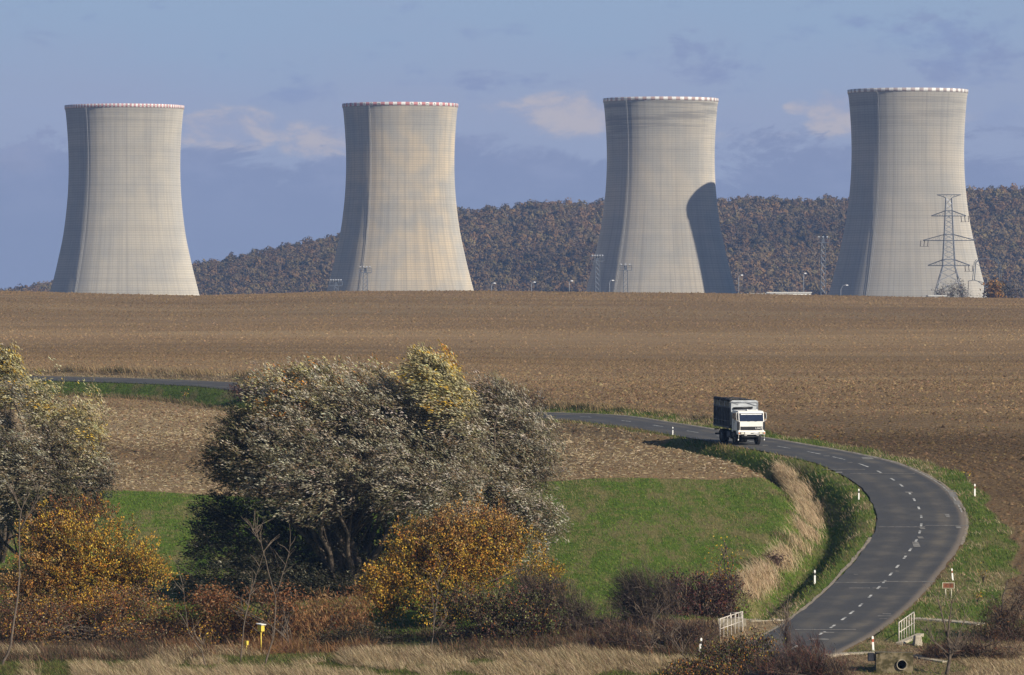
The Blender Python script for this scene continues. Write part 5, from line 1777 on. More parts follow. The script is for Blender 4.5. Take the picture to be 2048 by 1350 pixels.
tree('twiggy_shrub', 'dark red twiggy shrub at the bottom edge before the near end of the road', 'bush', 1610, 324,
     [(1590, 1318, 50, 34, 0, 1.2), (1640, 1328, 50, 32, 0, 1.2), (1550, 1335, 60, 24, -.5, 1.2), (1680, 1340, 36, 20, 0, 1.0)],
     700, 12, .32, .016, P_PURP + [((0.14, 0.05, 0.04), 3), ((.20, .10, .05), 1.2)], 53, nlimb=16, r0=.02, spread=1.0, gaps=.7, gscale=1.0, spray=.4, cross=.15, outk=.8, wind=np.array([-.3, 0, .8]), mat=M_TWIG, pow_=1.7)
tree('twiggy_shrub', 'low red brown scrub between the bare tree and the right picture edge', 'bush', 1930, 331,
     [(1900, 1292, 44, 20, 0, 1.2), (1960, 1295, 50, 24, 0, 1.2), (2020, 1300, 50, 24, 0, 1.2), (1865, 1300, 30, 14, 0, 1.0)],
     600, 12, .28, .016, P_PURP + [((0.17, 0.07, 0.045), 3), ((.20, .12, .07), 2)], 54, nlimb=14, r0=.015, spread=1.0, gaps=.7, gscale=1.0, spray=.35, cross=.14, outk=.8, wind=np.array([-.3, 0, .8]), mat=M_TWIG, pow_=1.7)
tree('red_shrub', 'dark red shrub behind the left railing', 'bush', 1410, 350,
     [(1400, 1190, 66, 46, 0, 1.6), (1450, 1185, 42, 46, 0, 1.4), (1380, 1228, 66, 36, -1, 1.4), (1345, 1185, 50, 40, 0, 1.3), (1450, 1232, 40, 28, -1, 1.2)],
     1300, 12, .15, .07, [((0.12, 0.03, 0.028), 2), ((0.075, 0.035, 0.03), 3), ((0.12, 0.085, 0.06), 2), (ORANGE, .2), ((.06, .045, .04), 3)], 31, nlimb=22, r0=.03, spread=1.0, gaps=.7, gscale=1.0, spray=.4, outk=.9, wind=np.array([-.3, 0, .7]), coh=.6)
tree('brown_shrub', 'brown nearly leafless shrub at the right picture edge', 'bush', 2020, 338,
     [(2020, 1235, 58, 44, 0, 1.6), (2040, 1200, 50, 40, 0, 1.4), (1975, 1270, 50, 30, -.5, 1.2), (2060, 1280, 80, 36, 0, 1.4)],
     1200, 12, .18, .03, [((0.085, 0.055, 0.04), 4), ((0.12, 0.075, 0.05), 2), ((0.10, 0.03, 0.02), .7), (ORANGE, .15)], 32, nlimb=26, r0=.03, spread=1.0, gaps=.6, gscale=1.0, spray=.4, outk=.9, wind=np.array([-.3, 0, .8]))
tree('hazel_shrub', 'rust brown shrub behind the tallest bare sapling in the weeds', 'bush', 545, 342,
     [(545, 1180, 44, 34, 0, 1.2), (570, 1200, 36, 30, 0, 1.0), (430, 1200, 45, 28, 0, 1.2)], 200, 16, .18, .08, [(RUST, 3), ((0.24, 0.12, 0.05), 3), (BROWNL, 2)], 33, nlimb=9, nbase=8, bspread=1.5, r0=.012, spread=1.2, sig=.28)
tree('bramble', 'tangle of rust and yellow leaved brambles below the orange bush', 'bush', 170, 345,
     [(40, 1235, 60, 30, 0, 1.6), (120, 1228, 70, 34, 0, 1.6), (210, 1235, 70, 34, 0, 1.6), (290, 1225, 60, 36, 0, 1.6), (250, 1200, 60, 30, 1, 1.4), (330, 1250, 40, 24, 0, 1.2), (-10, 1220, 50, 40, 0, 1.4), (60, 1262, 70, 18, -2, 1.2), (190, 1264, 80, 18, -2, 1.2), (310, 1272, 60, 16, -2, 1.2)],
     1000, 20, .15, .07, [(RUST, 3), (BROWNL, 3), ((0.09, 0.06, 0.04), 3), (AMBERL, 1), (YELG, .3), ((.12, .03, .02), .6)], 35, 'brambles', nlimb=14, nbase=14, bspread=4.0, r0=.012, spread=1.3, gaps=.7, gscale=1.0, sig=.3)
tree('bramble', 'rust brown bramble with yellow streaks left of the yellow boxes', 'bush', 420, 344,
     [(370, 1225, 36, 30, 0, 1.2), (420, 1215, 44, 34, 0, 1.4), (470, 1235, 44, 30, 0, 1.4), (400, 1260, 60, 22, -.5, 1.2), (500, 1255, 40, 26, 0, 1.2)],
     420, 20, .15, .07, [(RUST, 3), ((0.25, 0.13, 0.05), 2), ((0.09, 0.06, 0.035), 3), (AMBERL, 1.2), (GOLD, .5)], 36, 'brambles', nlimb=10, nbase=10, bspread=1.6, r0=.012, spread=1.3, gaps=.7, gscale=1.0, sig=.3)
tree('reed_clump', 'clump of rust coloured reeds between the yellow box and the golden bush', 'plant', 640, 346,
     [(570, 1235, 40, 34, 0, 1.4), (630, 1228, 50, 40, 0, 1.4), (690, 1232, 44, 38, 0, 1.4), (600, 1255, 70, 26, -.5, 1.2), (720, 1215, 30, 34, .5, 1.2)],
     420, 24, .34, .035, [((0.30, 0.165, 0.07), 3), ((0.36, 0.22, 0.10), 2), (RUST, 2.5), ((0.10, 0.06, 0.035), 2)], 37, nlimb=6, r0=.015, wind=np.array([-.35, 0, 1.0]), spread=.8, gaps=.9, gscale=1.0, sig=.28)
tree('dark_bush', 'small bush coloured dark for a shaded gap at the left foot of the golden bush', 'bush', 700, 341,
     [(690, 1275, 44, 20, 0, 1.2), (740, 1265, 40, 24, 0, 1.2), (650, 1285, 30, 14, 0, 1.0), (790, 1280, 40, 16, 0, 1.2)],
     260, 20, .14, .06, [((0.03, 0.03, 0.015), 4), ((0.055, 0.04, 0.022), 3), (OLIVE, 1)], 38, nlimb=8, r0=.015, spread=1.3, sig=.25)  # dark leaf colours stand in for the shaded gap among the bushes
tree('young_tree', 'thin young tree with few yellow leaves behind the red shrub', 'tree', 1452, 354,
     [(1450, 1110, 26, 40, 0, .8), (1440, 1150, 34, 26, 0, .8)], 40, 6, .14, .09, [(GOLD, 2), (ORANGE, 1), (BROWNL, 1)], 34, nlimb=9, r0=.025, nbase=3, bspread=.25, spread=1.4)
for (bx, by, n_, lab) in ((1936, 962, 30, 'yellow leaved seedling on the outer verge behind the brown banded post'), (1967, 1165, 34, 'yellow leaved seedling on the right verge, above the rusty board'),
                     (1512, 893, 0, ''), (1955, 1205, 26, 'yellow green seedling on the verge below and right of the rusty board'), (1634, 880, 14, 'small yellow bush on the far verge to the right of the truck'),
                     (370, 800, 20, 'small orange seedling on the grassy bank of the far left road')):
    if not lab: continue
    g = ground_at(bx, by)
    root = empty('seedling', g, 0, lab, 'plant', 'seedlings on the verges')
    lb = px_lobes([(bx, by - n_ * .62, n_ * .36, n_ * .42, 0)], g.y)
    f_, C = foliage('foliage', root, lb, 12, 5, .14, .08, [(GOLD, 2), (ORANGE, .7), (OLIVE, 2), (BROWNL, 3)], int(bx), spread=1.4, sig=.1, gaps=2)
    limbs('stem', root, [g], [tuple(C[i]) for i in range(6)], .02, M_BARK, int(bx), 0, None, rtip=.008, n=4)
# shrubs at the pylon's foot and the purple ones by the road
def small_bush(name, label, bx, Y, lobes_px, n, per, L, W, pal, seed, group=None):
    X = (bx - 1024) / F * Y
    root = empty(name, (X, Y, gz(X, Y)), 0, label, 'bush', group)
    lb = px_lobes(lobes_px, Y)
    f_, C = foliage('foliage', root, lb, n, per, L, W, pal, seed, spread=1.3, sig=L * 1.2, gaps=1.3)
    limbs('stem', root, [root.location], [tuple(C[i]) for i in range(8)], L * .25, M_BARK, seed, 1, C, rtip=.02, n=4)
GREYT = [((0.26, 0.25, 0.235), 3), ((0.17, 0.16, 0.15), 2), ((0.20, 0.15, 0.09), 1)]
small_bush('pylon_bush', 'grey green bush at the left leg of the large pylon', 1886, 1780, [(1886, 583, 8, 14, 0), (1881, 592, 8, 12, 0)], 70, 9, .6, .25, GREYT, 41, 'bushes at the pylon foot')
small_bush('pylon_bush', 'taller grey bush between the legs of the large pylon', 1908, 1782, [(1908, 578, 7, 16, 0), (1902, 590, 8, 12, 0)], 70, 9, .6, .25, GREYT, 42, 'bushes at the pylon foot')
small_bush('pylon_bush', 'grey bush at the right leg of the large pylon', 1922, 1784, [(1921, 580, 7, 15, 0), (1927, 590, 7, 12, 0)], 70, 9, .6, .25, GREYT, 43, 'bushes at the pylon foot')
small_bush('autumn_tree', 'small orange tree at the foot of the bowed top pylon', 1988, 1800, [(1989, 578, 8, 17, 0), (1985, 592, 9, 10, 0)], 100, 10, .9, .5, [((0.26, 0.14, 0.04), 3), ((.17, .11, .05), 2)], 44)
small_bush('grey_tree', 'faint bare grey tree right of the small orange tree', 2005, 1850, [(2008, 580, 12, 16, 0), (2025, 586, 10, 12, 0)], 90, 8, .9, .25, [((0.12, 0.105, 0.095), 3), ((.10, .08, .06), 2)], 45)
g = ground_at(1548, 1128)
small_bush('purple_shrub', 'small purple brown shrub on the meadow edge beside the dry reeds', 1548, g.y, [(1548, 1120, 20, 11, 0), (1535, 1126, 14, 8, 0)], 110, 12, .16, .06, [((0.075, 0.045, 0.045), 3), ((0.11, 0.07, 0.055), 2)], 46)
g = ground_at(482, 800)
small_bush('purple_shrub', 'reddish brown shrub by the far left road, touching the willow', 482, g.y - 1, [(478, 782, 20, 14, 0), (500, 780, 18, 16, 0)], 120, 12, .24, .09, [((0.085, 0.04, 0.035), 3), ((0.11, 0.07, 0.05), 2)], 47)
g = ground_at(1055, 800)
small_bush('verge_scrub', 'brown scrub on the far verge where the road leaves the willow', 1055, 512, [(1040, 795, 26, 13, 0), (1075, 798, 24, 10, 0), (1020, 792, 18, 12, 0)], 130, 12, .22, .08, [((0.10, 0.065, 0.045), 3), ((.16, .11, .06), 2)], 48)

# bare shrub and saplings ------------------------------------------------
def bare_shrub(name, label, cat, bx, Y, hpx, wpx, n, seed, col, lean=(-.10, 0, 0), r0=.05):
    rng = np.random.default_rng(seed)
    X = (bx - 1024) / F * Y
    b = np.array([X, Y, gz(X, Y)])
    root = empty(name, b, 0, label, cat)
    k = Y / F
    m = MB()
    tips = []
    for i in range(n):
        a = rng.uniform(0, 6.28); s = rng.uniform(.2, 1) ** .6
        tip = np.array([math.cos(a) * wpx * k * s, math.sin(a) * wpx * k * s * .7, hpx * k * rng.uniform(.55, 1.0) * (1 - .3 * s)]) + np.array(lean) * hpx * k
        pts = []
        st = rng.normal(0, .12, 3); st[2] = -.1
        for j in range(6):
            f = j / 5
            pts.append(st * (1 - f) + np.array([tip[0] * f ** 1.2, tip[1] * f ** 1.2, tip[2] * f ** .85]) + rng.normal(0, .11, 3) * f + np.array([-.35, 0, -.10]) * f ** 3)
        m.tube(pts, [r0 * (1 - f / 5) * .8 + .008 for f in range(6)], 4, sm=False, caps=False)
        tips.append(np.array(pts))
    m.build('stem', M_BARK, root)
    P, D, H = [], [], []
    for pts in tips:
        for q in range(44):
            j = rng.integers(1, 6); f = rng.uniform()
            p = pts[j - 1] * f + pts[j] * (1 - f)
            d = unit((pts[j] - pts[j - 1])[None])[0] + rng.normal(0, .55, 3) + np.array([0, 0, .3])
            P.append(p); D.append(d); H.append(rng.uniform(.3, .9))
    P, D, H = np.array(P), np.array(D), np.array(H)
    c = np.clip(np.array(col)[None] * (1 + rng.normal(0, .25, (len(P), 1))), .01, .5)
    V, Q, c = blade_quads(P, D, H, .017, rng.normal(0, .06, (len(P), 3)) + np.array([-.12, 0, .04]), c, rng)
    link('twigs', np_mesh('twigs', V, Q, c), M_TWIG, root)
    return root
tree('bare_shrub', 'wind bent leafless dark shrub at the meadow edge left of the red shrub', 'bush', 1290, 343,
     [(1290, 1178, 66, 44, 0, 1.6), (1250, 1205, 50, 42, 0, 1.4), (1330, 1205, 50, 42, 0, 1.4), (1290, 1232, 58, 40, 0, 1.4), (1262, 1170, 34, 30, 0, 1.0)],
     1300, 11, .40, .014, [((0.040, 0.032, 0.032), 4), ((0.065, 0.05, 0.048), 3), ((0.03, 0.024, 0.024), 3), ((0.10, 0.075, 0.065), .7)], 61, nlimb=40, r0=.05, spread=.8, gaps=.6, gscale=.9, spray=.6, cross=.14, outk=1.2, wind=np.array([-.7, 0, .6]), mat=M_TWIG, pow_=1.8, nbase=5, bspread=.25, sub=6)
bare_shrub('bare_shrub', 'leafless reddish twigs at the bottom edge before the road, right of the leafy bush', 'bush', 1625, 326, 95, 45, 22, 63, (0.085, 0.045, 0.04), r0=.02)
bare_shrub('bare_shrub', 'thin leafless twigs standing before the road\'s near end', 'bush', 1575, 332, 125, 30, 9, 66, (0.10, 0.065, 0.055), r0=.02)

def sapling(label, pts_px, Y, r0, forks, bark, seed, twigs=14, name='bare_sapling'):
    """pts_px: the trunk's course in the picture from foot to tip"""
    p0 = at(*pts_px[0], Y)
    zg = gz(p0.x, Y)
    root = empty(name, (p0.x, Y, zg), 0, label, 'sapling', 'bare saplings in the foreground')
    o = Vector(root.location)
    rng = random.Random(seed)
    def run(pp, ra, nm):
        m = MB()
        P = [at(*p, Y) - o for p in pp]
        if nm == 'trunk':
            P[0].z = -.1
        dense = []
        for a, b in zip(P[:-1], P[1:]):
            for q in range(3):
                dense.append(a.lerp(b, q / 3) + Vector((rng.uniform(-.03, .03), rng.uniform(-.08, .08), 0)))
        dense.append(P[-1])
        n = len(dense)
        m.tube(dense, [ra * .8 * (1 - .75 * i / (n - 1)) for i in range(n)], 6)
        m.build(nm, bark, root)
        return dense
    d = run(pts_px, r0, 'trunk')
    ds = [d]
    for f in forks:
        ds.append(run(f, r0 * .6, 'limb'))
    m = MB()
    for _ in range(twigs * 2):
        dd = ds[rng.randrange(len(ds))]
        p = dd[rng.randrange(len(dd) // 3, len(dd))]
        v = Vector((rng.uniform(-1, 1), rng.uniform(-.6, .6), rng.uniform(.4, 1.4))).normalized() * rng.uniform(.5, 1.5)
        m.tube([p, p + v * .5 + Vector((rng.uniform(-.1, .1), 0, .04)), p + v], [.02, .014, .007], 3, sm=False, caps=False)
    m.build('twigs', bark, root)
    return root
sapling('pale curved bare sapling at the left picture edge', [(2, 1335), (22, 1290), (33, 1210), (40, 1150), (37, 1080), (42, 1020), (60, 985)], 329, .10, [[(42, 1020), (20, 975)], [(40, 1060), (75, 1000)]], M_BARK_PALE, 71)
sapling('forked pale sapling right of the roofed yellow box', [(528, 1340), (535, 1310), (548, 1270), (551, 1195), (536, 1140), (522, 1085)], 329, .075, [[(551, 1190), (572, 1130), (580, 1092)], [(522, 1085), (505, 1060)]], M_BARK_PALE, 72)
sapling('slanting bare sapling just left of the roofed yellow box', [(480, 1300), (487, 1255), (500, 1190), (512, 1150), (530, 1100)], 331, .06, [], M_BARK_PALE, 73, 8)
sapling('crooked thin sapling between the orange bush and the yellow boxes', [(415, 1338), (402, 1300), (378, 1268), (372, 1225), (364, 1165)], 328, .05, [[(378, 1268), (405, 1290)]], M_BARK_PALE, 74, 8)
sapling('twin pale stems standing before the golden bush', [(862, 1285), (868, 1240), (866, 1200), (861, 1150)], 333, .05, [[(866, 1275), (872, 1215), (876, 1165), (882, 1120)], [(870, 1270), (892, 1235)]], M_BARK_PALE, 75, 10)
sapling('spreading bare tree at the bottom right before the concrete channel', [(1893, 1375), (1898, 1330), (1900, 1300), (1889, 1250), (1876, 1200)], 325, .15, [[(1899, 1318), (1915, 1280), (1930, 1235)], [(1898, 1310), (1870, 1285), (1850, 1262)], [(1895, 1280), (1900, 1235), (1906, 1195)], [(1899, 1305), (1920, 1300)]], M_BARK, 76, 46)
sapling('thin pale sapling between the bare shrub and the tilted marker post', [(1297, 1340), (1300, 1300), (1308, 1265), (1312, 1225)], 327, .03, [], M_BARK_PALE, 77, 4)
sapling('pair of thin red stems left of the tilted marker post', [(1366, 1345), (1366, 1305), (1360, 1250)], 326, .03, [[(1365, 1310), (1340, 1275), (1325, 1255)]], M_BARK, 78, 8)
sapling('tall thin stem standing right of the left railing', [(1555, 1320), (1560, 1270), (1566, 1225)], 330, .025, [[(1560, 1275), (1575, 1235)]], M_BARK, 79, 8)

# ------------------------------------------------------------------ grass, reeds, clods (uncountable)
def scatter(n, x0, x1, y0, y1, rng):
    return rng.uniform(x0, x1, n), rng.uniform(y0, y1, n)
def in_view(X, Y, m=40):
    u = 1024 + X / Y * F
    return (u > -m) & (u < 2048 + m)
G_GREEN = [((0.085, 0.125, 0.024), 3), ((0.14, 0.175, 0.036), 3), ((0.055, 0.085, 0.02), 2), ((0.22, 0.185, 0.08), 2)]
G_DRY = [((0.40, 0.31, 0.19), 3), ((0.30, 0.22, 0.13), 2.5), ((0.20, 0.14, 0.08), 1.5), ((0.48, 0.39, 0.26), 1.2)]
G_REDB = [((0.20, 0.10, 0.045), 3), ((0.28, 0.155, 0.065), 3), ((0.12, 0.065, 0.04), 2), ((0.34, 0.22, 0.11), 1.2)]
LEAN = np.array([-.55, 0, .10])
def grass(name, label, X, Y, hmin, hmax, W, pal, seed, lean=.4, spread=.35, jit=.2, cols=None, scale=None):
    rng = np.random.default_rng(seed)
    n = len(X)
    Z = height(X, Y)
    H = rng.uniform(hmin, hmax, n)
    D = np.c_[rng.normal(0, spread, n), rng.normal(0, spread, n), np.ones(n)] + LEAN * lean
    bend = LEAN[None, :] * (H * lean * rng.uniform(.3, 1.3, n))[:, None]
    if scale is not None:
        H = H * scale
        bend = bend * np.asarray(scale)[:, None]
    col = cols if cols is not None else pick(pal, n, rng, jit)
    V, Q, c = blade_quads(np.c_[X, Y, Z - .03], D, H, W, bend, col, rng)
    return tag(link(name, np_mesh(name, V, Q, c), M_GRASS), label, 'grass', kind='stuff')

def build_grass():
    rng = np.random.default_rng(77)
    # meadow
    X, Y = scatter(420000, -62, 24, 345, 448, rng)
    d, j = road_dist(X, Y)
    g, dr, st = zones(X, Y, d, j)
    k = in_view(X, Y) & (g > .55) & (d < -7) & (rng.uniform(size=len(X)) < .8)
    X, Y = X[k], Y[k]
    tone = .8 * wob(X, Y * .13, 1.3, 46) + .7 * wob(X, Y * .12, .35, 47) + .5 * wob(X, Y, .8, 53) + .4 * wob(X * .22, Y, 2.5, 31) + .6 * wob(X * .3, Y, .8, 32) + .4 * wob(X, Y * .3, 1.6, 44)
    col = pick(G_GREEN, len(X), np.random.default_rng(3), .18)
    col = col * np.array([1.0, 1.32, .75])
    trk = np.exp(-((np.abs(d[k]) - 12.4) / .35) ** 2) + np.exp(-((np.abs(d[k]) - 14.4) / .35) ** 2)
    tone = tone + .5 * np.sin(np.abs(d[k]) * 1.9 + wob(X, Y, 4, 45)) * smoothstep(30, 10, np.abs(d[k])) + .6 * trk
    br = np.array([0.26, 0.205, 0.10])
    tone = tone + rng.normal(0, .25, len(tone))
    m = np.clip((tone - .22) * 1.9, 0, .85)[:, None]
    col = col * (1 - m) + br * m
    grass('meadow_grass', 'short green and straw coloured meadow grass', X, Y, .07, .20, .035, None, 4, .5, .5, cols=col)
    # verges and ditch
    X, Y = scatter(600000, -60, 46, 336, 640, rng)
    d, j = road_dist(X, Y)
    g, dr, st = zones(X, Y, d, j)
    k = in_view(X, Y) & (np.abs(d) > 3.25) & (np.abs(d) < 12) & ((g > .4) | (dr > .5)) & ~((d < -9) & (g > .5))
    X, Y, d, j, g, dr = X[k], Y[k], d[k], j[k], g[k], dr[k]
    w = wob(X, Y, 1.6, 33) + .6 * wob(X, Y, 4, 34)
    isdry = (dr > .5) | (w + rng.normal(0, .3, len(w)) > np.where(d < 0, .7, .45))
    c1 = pick(G_GREEN, len(X), rng, .2); c2 = pick(G_DRY, len(X), rng, .2)
    col = np.where(isdry[:, None], c2, c1)
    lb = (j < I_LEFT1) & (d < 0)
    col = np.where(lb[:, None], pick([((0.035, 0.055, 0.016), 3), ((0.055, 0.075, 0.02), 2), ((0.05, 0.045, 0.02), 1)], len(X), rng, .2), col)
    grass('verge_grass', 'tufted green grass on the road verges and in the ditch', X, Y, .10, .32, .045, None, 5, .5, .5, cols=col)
    # tall dry strip along the far edge of the straight and the left bank
    P = []
    js = np.concatenate([np.repeat(np.arange(10, I_LEFT1 - 40), 60), np.repeat(np.arange(I_LEFT1 - 40, I_D0 + 60), 70)])
    n = len(js)
    dd = rng.normal(6.0, .7, n)
    X = RC[js, 0] + RN[js, 0] * dd + rng.normal(0, .4, n); Y = RC[js, 1] + RN[js, 1] * dd + rng.normal(0, .4, n)
    fade = np.interp(js, [I_LEFT1, I_D0 - 30, I_D0 - 4], [1, .7, .0])
    k = in_view(X, Y) & (rng.uniform(size=n) < fade * np.clip(.7 + .5 * wob(X, Y, 3, 35), .1, 1))
    X, Y, dd = X[k], Y[k], dd[k]
    dk = wob(X, Y, 2.2, 36) > .35
    col = np.where((dk & (dd < 6.1))[:, None], pick([((0.07, 0.055, 0.035), 2), ((0.06, 0.07, 0.03), 2)], len(X), rng), pick([((0.33, 0.24, 0.13), 3), ((0.24, 0.17, 0.09), 3), ((.15, .12, .06), 1)], len(X), rng))
    hs_ = np.interp(X, [-4, 3, 8, 14], [1, .85, .5, .35])
    grass('bank_grass', 'tall dry grass on the bank beyond the road', X, Y, .35, .95, .05, None, 6, .4, .3, cols=col, scale=hs_)
    # inner lip of the straight and edge of the lower field
    js = np.repeat(np.arange(I_LEFT1 - 20, I_D0 + 40), 26)
    n = len(js)
    dd = -rng.normal(4.3, .45, n)
    X = RC[js, 0] + RN[js, 0] * dd; Y = RC[js, 1] + RN[js, 1] * dd
    k = in_view(X, Y) & (rng.uniform(size=n) < np.clip(.5 + .6 * wob(X, Y, 2.5, 37), .05, 1))
    grass('edge_grass', 'thin dry grass between the road and the lower field', X[k], Y[k], .12, .42, .04, [((0.30, 0.22, 0.11), 3), ((0.16, 0.12, 0.06), 3), ((0.10, 0.075, 0.04), 2), ((.10, .12, .03), 1.5)], 7)
    js = np.repeat(np.arange(10, I_LEFT0 + 60), 30)
    n = len(js)
    dd = -rng.normal(8.0, .45, n)
    X = RC[js, 0] + RN[js, 0] * dd; Y = RC[js, 1] + RN[js, 1] * dd
    k = in_view(X, Y)
    grass('edge_grass', 'dry grass at the foot of the left road bank', X[k], Y[k], .15, .6, .05, [((0.26, 0.19, 0.10), 3), ((0.14, 0.10, 0.06), 3), ((.08, .09, .03), 2)], 8)
    # reed strip inside the bend: follows the outer rim of the ditch
    path = [(1560, 946, .3), (1585, 968, .6), (1608, 1000, .8), (1624, 1030, .95), (1624, 1060, 1.0), (1606, 1092, .95), (1578, 1122, .8), (1545, 1150, .8), (1515, 1170, .8), (1495, 1185, .6)]
    G = [ground_at(a, b) for a, b, c in path]
    f = rng.uniform(0, len(G) - 1.001, 22000)
    i0 = f.astype(int); fr = f - i0
    gx = np.array([g.x for g in G]); gy = np.array([g.y for g in G]); gw = np.array([p[2] for p in path])
    wid = gw[i0] * (1 - fr) + gw[i0 + 1] * fr
    X = gx[i0] * (1 - fr) + gx[i0 + 1] * fr + rng.normal(0, .42, len(f)) * wid
    Y = gy[i0] * (1 - fr) + gy[i0 + 1] * fr + rng.normal(0, .7, len(f))
    w = wob(X, Y, 2.2, 38)
    k = rng.uniform(size=len(X)) < np.clip(.7 + .7 * w, .02, 1)
    X, Y = X[k], Y[k]
    col = pick([((0.58, 0.455, 0.30), 4), ((0.48, 0.36, 0.225), 3), ((0.34, 0.24, 0.14), 1.2)], len(X), rng)
    grass('dry_reeds', 'pale dry reeds lining the ditch inside the bend', X, Y, .35, .85, .03, None, 9, .7, .35, cols=col)
    # low brown growth on both sides of the reeds
    f = rng.uniform(0, len(G) - 1.001, 12000)
    i0 = f.astype(int); fr = f - i0
    X = gx[i0] * (1 - fr) + gx[i0 + 1] * fr + rng.normal(-.9, 1.0, len(f))
    Y = gy[i0] * (1 - fr) + gy[i0 + 1] * fr + rng.normal(0, 1.2, len(f))
    k = wob(X, Y, 1.8, 48) > .45
    grass('ditch_weeds', 'low brown weeds beside the dry reeds', X[k], Y[k], .12, .4, .035, [((0.16, 0.11, 0.07), 3), ((0.10, 0.08, 0.045), 3), ((0.22, 0.165, 0.10), 2), ((.08, .10, .03), 2)], 49, .5, .5)
    # brown weeds between the bushes
    X1, Y1 = scatter(170000, -33, 16, 329, 356, rng)
    u = 1024 + X1 / Y1 * F
    w = wob(X1, Y1, 1.5, 50)
    w2 = wob(X1, Y1 * .6, 3.0, 51)
    k = (u > 335) & (u < 745) & (Y1 > 334) & (Y1 < 355) & (rng.uniform(size=len(u)) < np.clip(.25 + .4 * w, .02, 1))
    grass('brown_weeds', 'tall rust brown reeds and weeds between the bushes', X1[k], Y1[k], .25, 1.0, .03, G_REDB, 10, .3, .8, jit=.3)
    k = ((u > -30) & (u < 420) | (u > 690) & (u < 1440)) & (Y1 > 331) & (Y1 < np.where(u < 420, 354, 345)) & (rng.uniform(size=len(u)) < np.clip(.65 + .5 * w2, .05, 1))
    grass('brown_weeds', 'dead brown undergrowth below the bushes', X1[k], Y1[k], .2, .9, .028, [((0.10, 0.065, 0.045), 4), ((0.20, 0.135, 0.08), 3), ((.075, .055, .04), 3), ((.06, .07, .025), 1.5), ((.20, .08, .04), 1)], 12, .35, .8, jit=.3)
    # foreground: waves of dry grass and green patches
    X, Y = scatter(330000, -34, 34, 317, 336, rng)
    u = 1024 + X / Y * F
    d, j = road_dist(X, Y)
    w = .7 * wob(X, Y * 1.6, 2.6, 39) + .5 * wob(X, Y, .9, 52)
    k = in_view(X, Y) & (np.abs(d) > 3.4) & (rng.uniform(size=len(X)) < np.where(u > 1380, .5, .9)) & ~((u > 1370) & (Y > 334) & (d < 0))
    X, Y, u, w = X[k], Y[k], u[k], w[k]
    dry = ((w > .15) & ~((u < 150) & (w < .8))) | ((u > 820) & (u < 1420) & (w > -.35)) | (u + 60 * w > 1930)
    low = (u > 1400) & (u + 60 * w < 1930)
    a = dry & ~low
    hgt = np.where(u > 1880, .5, .9) * np.clip(.65 + .4 * w, .3, 1.1)
    pal = pick([((0.56, 0.445, 0.285), 3), ((0.36, 0.27, 0.155), 3), ((0.22, 0.155, 0.09), 2), ((0.52, 0.43, 0.29), 1.2), ((.15, .13, .05), 1)], len(X), rng, .2)
    grass('foreground_dry_grass', 'wind blown pale dry grass along the bottom of the scene', X[a], Y[a], .18, 1.0, .022, None, 13, .8, .5, cols=pal[a], scale=hgt[a])
    b = (~dry & ~low)
    grn = pick(G_GREEN + [((.20, .15, .07), 2.5), ((.05, .05, .02), 2)], len(X), rng, .25)
    grass('foreground_green_grass', 'patches of short green grass in the foreground', X[b], Y[b], .06, .30, .03, None, 14, .6, .6, cols=grn[b])
    c = low & (rng.uniform(size=len(X)) < .7)
    mixc = np.where((w > 0)[:, None], pick([((0.26, 0.19, 0.115), 3), ((0.17, 0.115, 0.07), 3), ((.13, .06, .04), 1), ((.36, .28, .18), 1)], len(X), rng, .25), grn)
    grass('culvert_weeds', 'short mixed weeds round the road culvert', X[c], Y[c], .05, .24, .028, None, 15, .6, .7, cols=mixc[c])
build_grass()

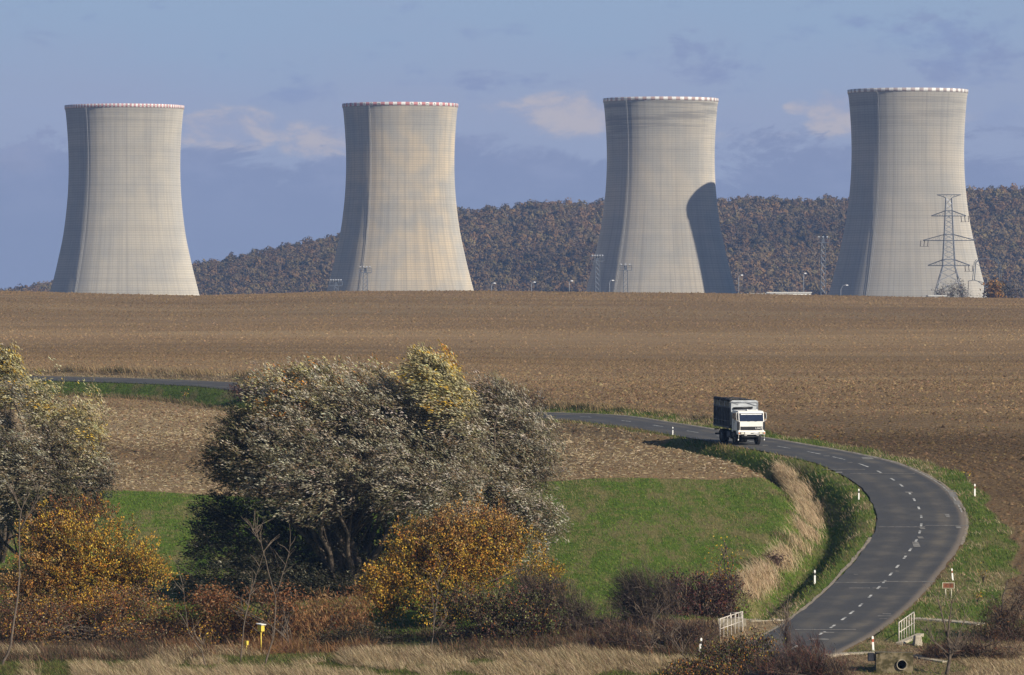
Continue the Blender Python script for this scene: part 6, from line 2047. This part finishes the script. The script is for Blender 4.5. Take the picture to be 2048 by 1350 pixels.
def clods():
    rng = np.random.default_rng(91)
    X, Y = scatter(400000, -75, 75, 346, 760, rng)
    X2, Y2 = scatter(420000, -140, 140, 700, 1400, rng)
    X = np.r_[X, X2]; Y = np.r_[Y, Y2]
    d, j = road_dist(X, Y)
    g, dr, st = zones(X, Y, d, j)
    k = in_view(X, Y) & (g < .3) & (dr < .3) & (np.abs(d) > 4.6) & ((Y > 405) | (d > 0))
    k &= rng.uniform(size=len(X)) < np.interp(Y, [405, 500, 620, 760, 1000, 1400], [1.0, .9, .75, .6, .9, .8]) * np.clip(.8 + .35 * wob(X * .3, Y, 9, 60), .2, 1)
    X, Y = X[k], Y[k]
    n = len(X)
    Z = height(X, Y)
    s = np.clip(rng.lognormal(-2.35, .42, n), .04, .32) * np.interp(Y, [405, 600, 1000, 1400], [.9, 1.0, 1.25, 1.5])
    O = np.array([(1, 0, 0), (0, 1, 0), (-1, 0, 0), (0, -1, 0), (0, 0, .7)], float)
    Vv = O[None] * s[:, None, None] * rng.uniform(.6, 1.5, (n, 5, 1))
    a = rng.uniform(0, 6.28, n)
    ca, sa = np.cos(a)[:, None], np.sin(a)[:, None]
    x = Vv[:, :, 0] * ca - Vv[:, :, 1] * sa; y = Vv[:, :, 0] * sa + Vv[:, :, 1] * ca
    V = np.stack([x + X[:, None], y + Y[:, None], Vv[:, :, 2] + Z[:, None] - .01], -1).reshape(-1, 3)
    T = np.array([(0, 1, 4), (1, 2, 4), (2, 3, 4), (3, 0, 4)])
    Q = (np.arange(n)[:, None, None] * 5 + T[None]).reshape(-1, 3)
    col = pick([((0.205, 0.136, 0.073), 4), ((0.245, 0.166, 0.09), 2.5), ((0.12, 0.077, 0.043), 2)], n, rng, .2)
    far_ = smoothstep(560, 760, Y)[:, None]
    mean_ = np.array([0.235, 0.160, 0.088])
    col = col * (1 - .5 * far_) + mean_ * .5 * far_
    col = col * soil_tone(X, Y)[:, None]
    tag(link('soil_clods', np_mesh('soil_clods', V, Q, np.repeat(col, 5, 0)), M_CLOD), 'brown soil clods on the ploughed fields', 'soil', kind='stuff')
    # straw litter on the lower field
    X, Y = scatter(120000, -62, 24, 412, 600, rng)
    d, j = road_dist(X, Y)
    g, dr, st = zones(X, Y, d, j)
    w = wob(X, Y, 7, 40)
    k = in_view(X, Y) & (st > .5) & (d < -5) & (rng.uniform(size=len(X)) < np.clip(.40 + .3 * w + .3 * smoothstep(470, 425, Y), .05, 1))
    X, Y = X[k], Y[k]
    n = len(X)
    C = np.c_[X, Y, height(X, Y) + rng.uniform(.03, .12, n)]
    A = rng.normal(size=(n, 3)) * np.array([1, .5, .25])
    V, Q, c = leaf_quads(C, A, rng.uniform(.15, .5, n), rng.uniform(.03, .07, n), pick([((0.50, 0.40, 0.25), 3), ((0.38, 0.29, 0.16), 3), ((0.58, 0.50, 0.36), 1)], n, rng, .15), rng, np.array([0, -1.0, 1.4]))
    tag(link('straw_litter', np_mesh('straw_litter', V, Q, c), M_GRASS), 'pale straw lying on the lower field', 'straw', kind='stuff')
clods()

# ------------------------------------------------------------------ haze
hz = MB()
hz.box((0, 2300, 66), (3200, 5600, 178))
hm = bpy.data.materials.new('haze')
hm.use_nodes = True
hn = hm.node_tree
hn.nodes.clear()
ho = node(hn, 'ShaderNodeOutputMaterial')
pv = node(hn, 'ShaderNodeVolumePrincipled')
pv.inputs['Color'].default_value = (0.30, 0.52, 1.0, 1)
pv.inputs['Density'].default_value = 0.7e-4
pv.inputs['Anisotropy'].default_value = 0.0
hn.links.new(pv.outputs[0], ho.inputs['Volume'])
tag(hz.build('haze', hm), 'thin blue haze in the air', 'haze', kind='stuff')
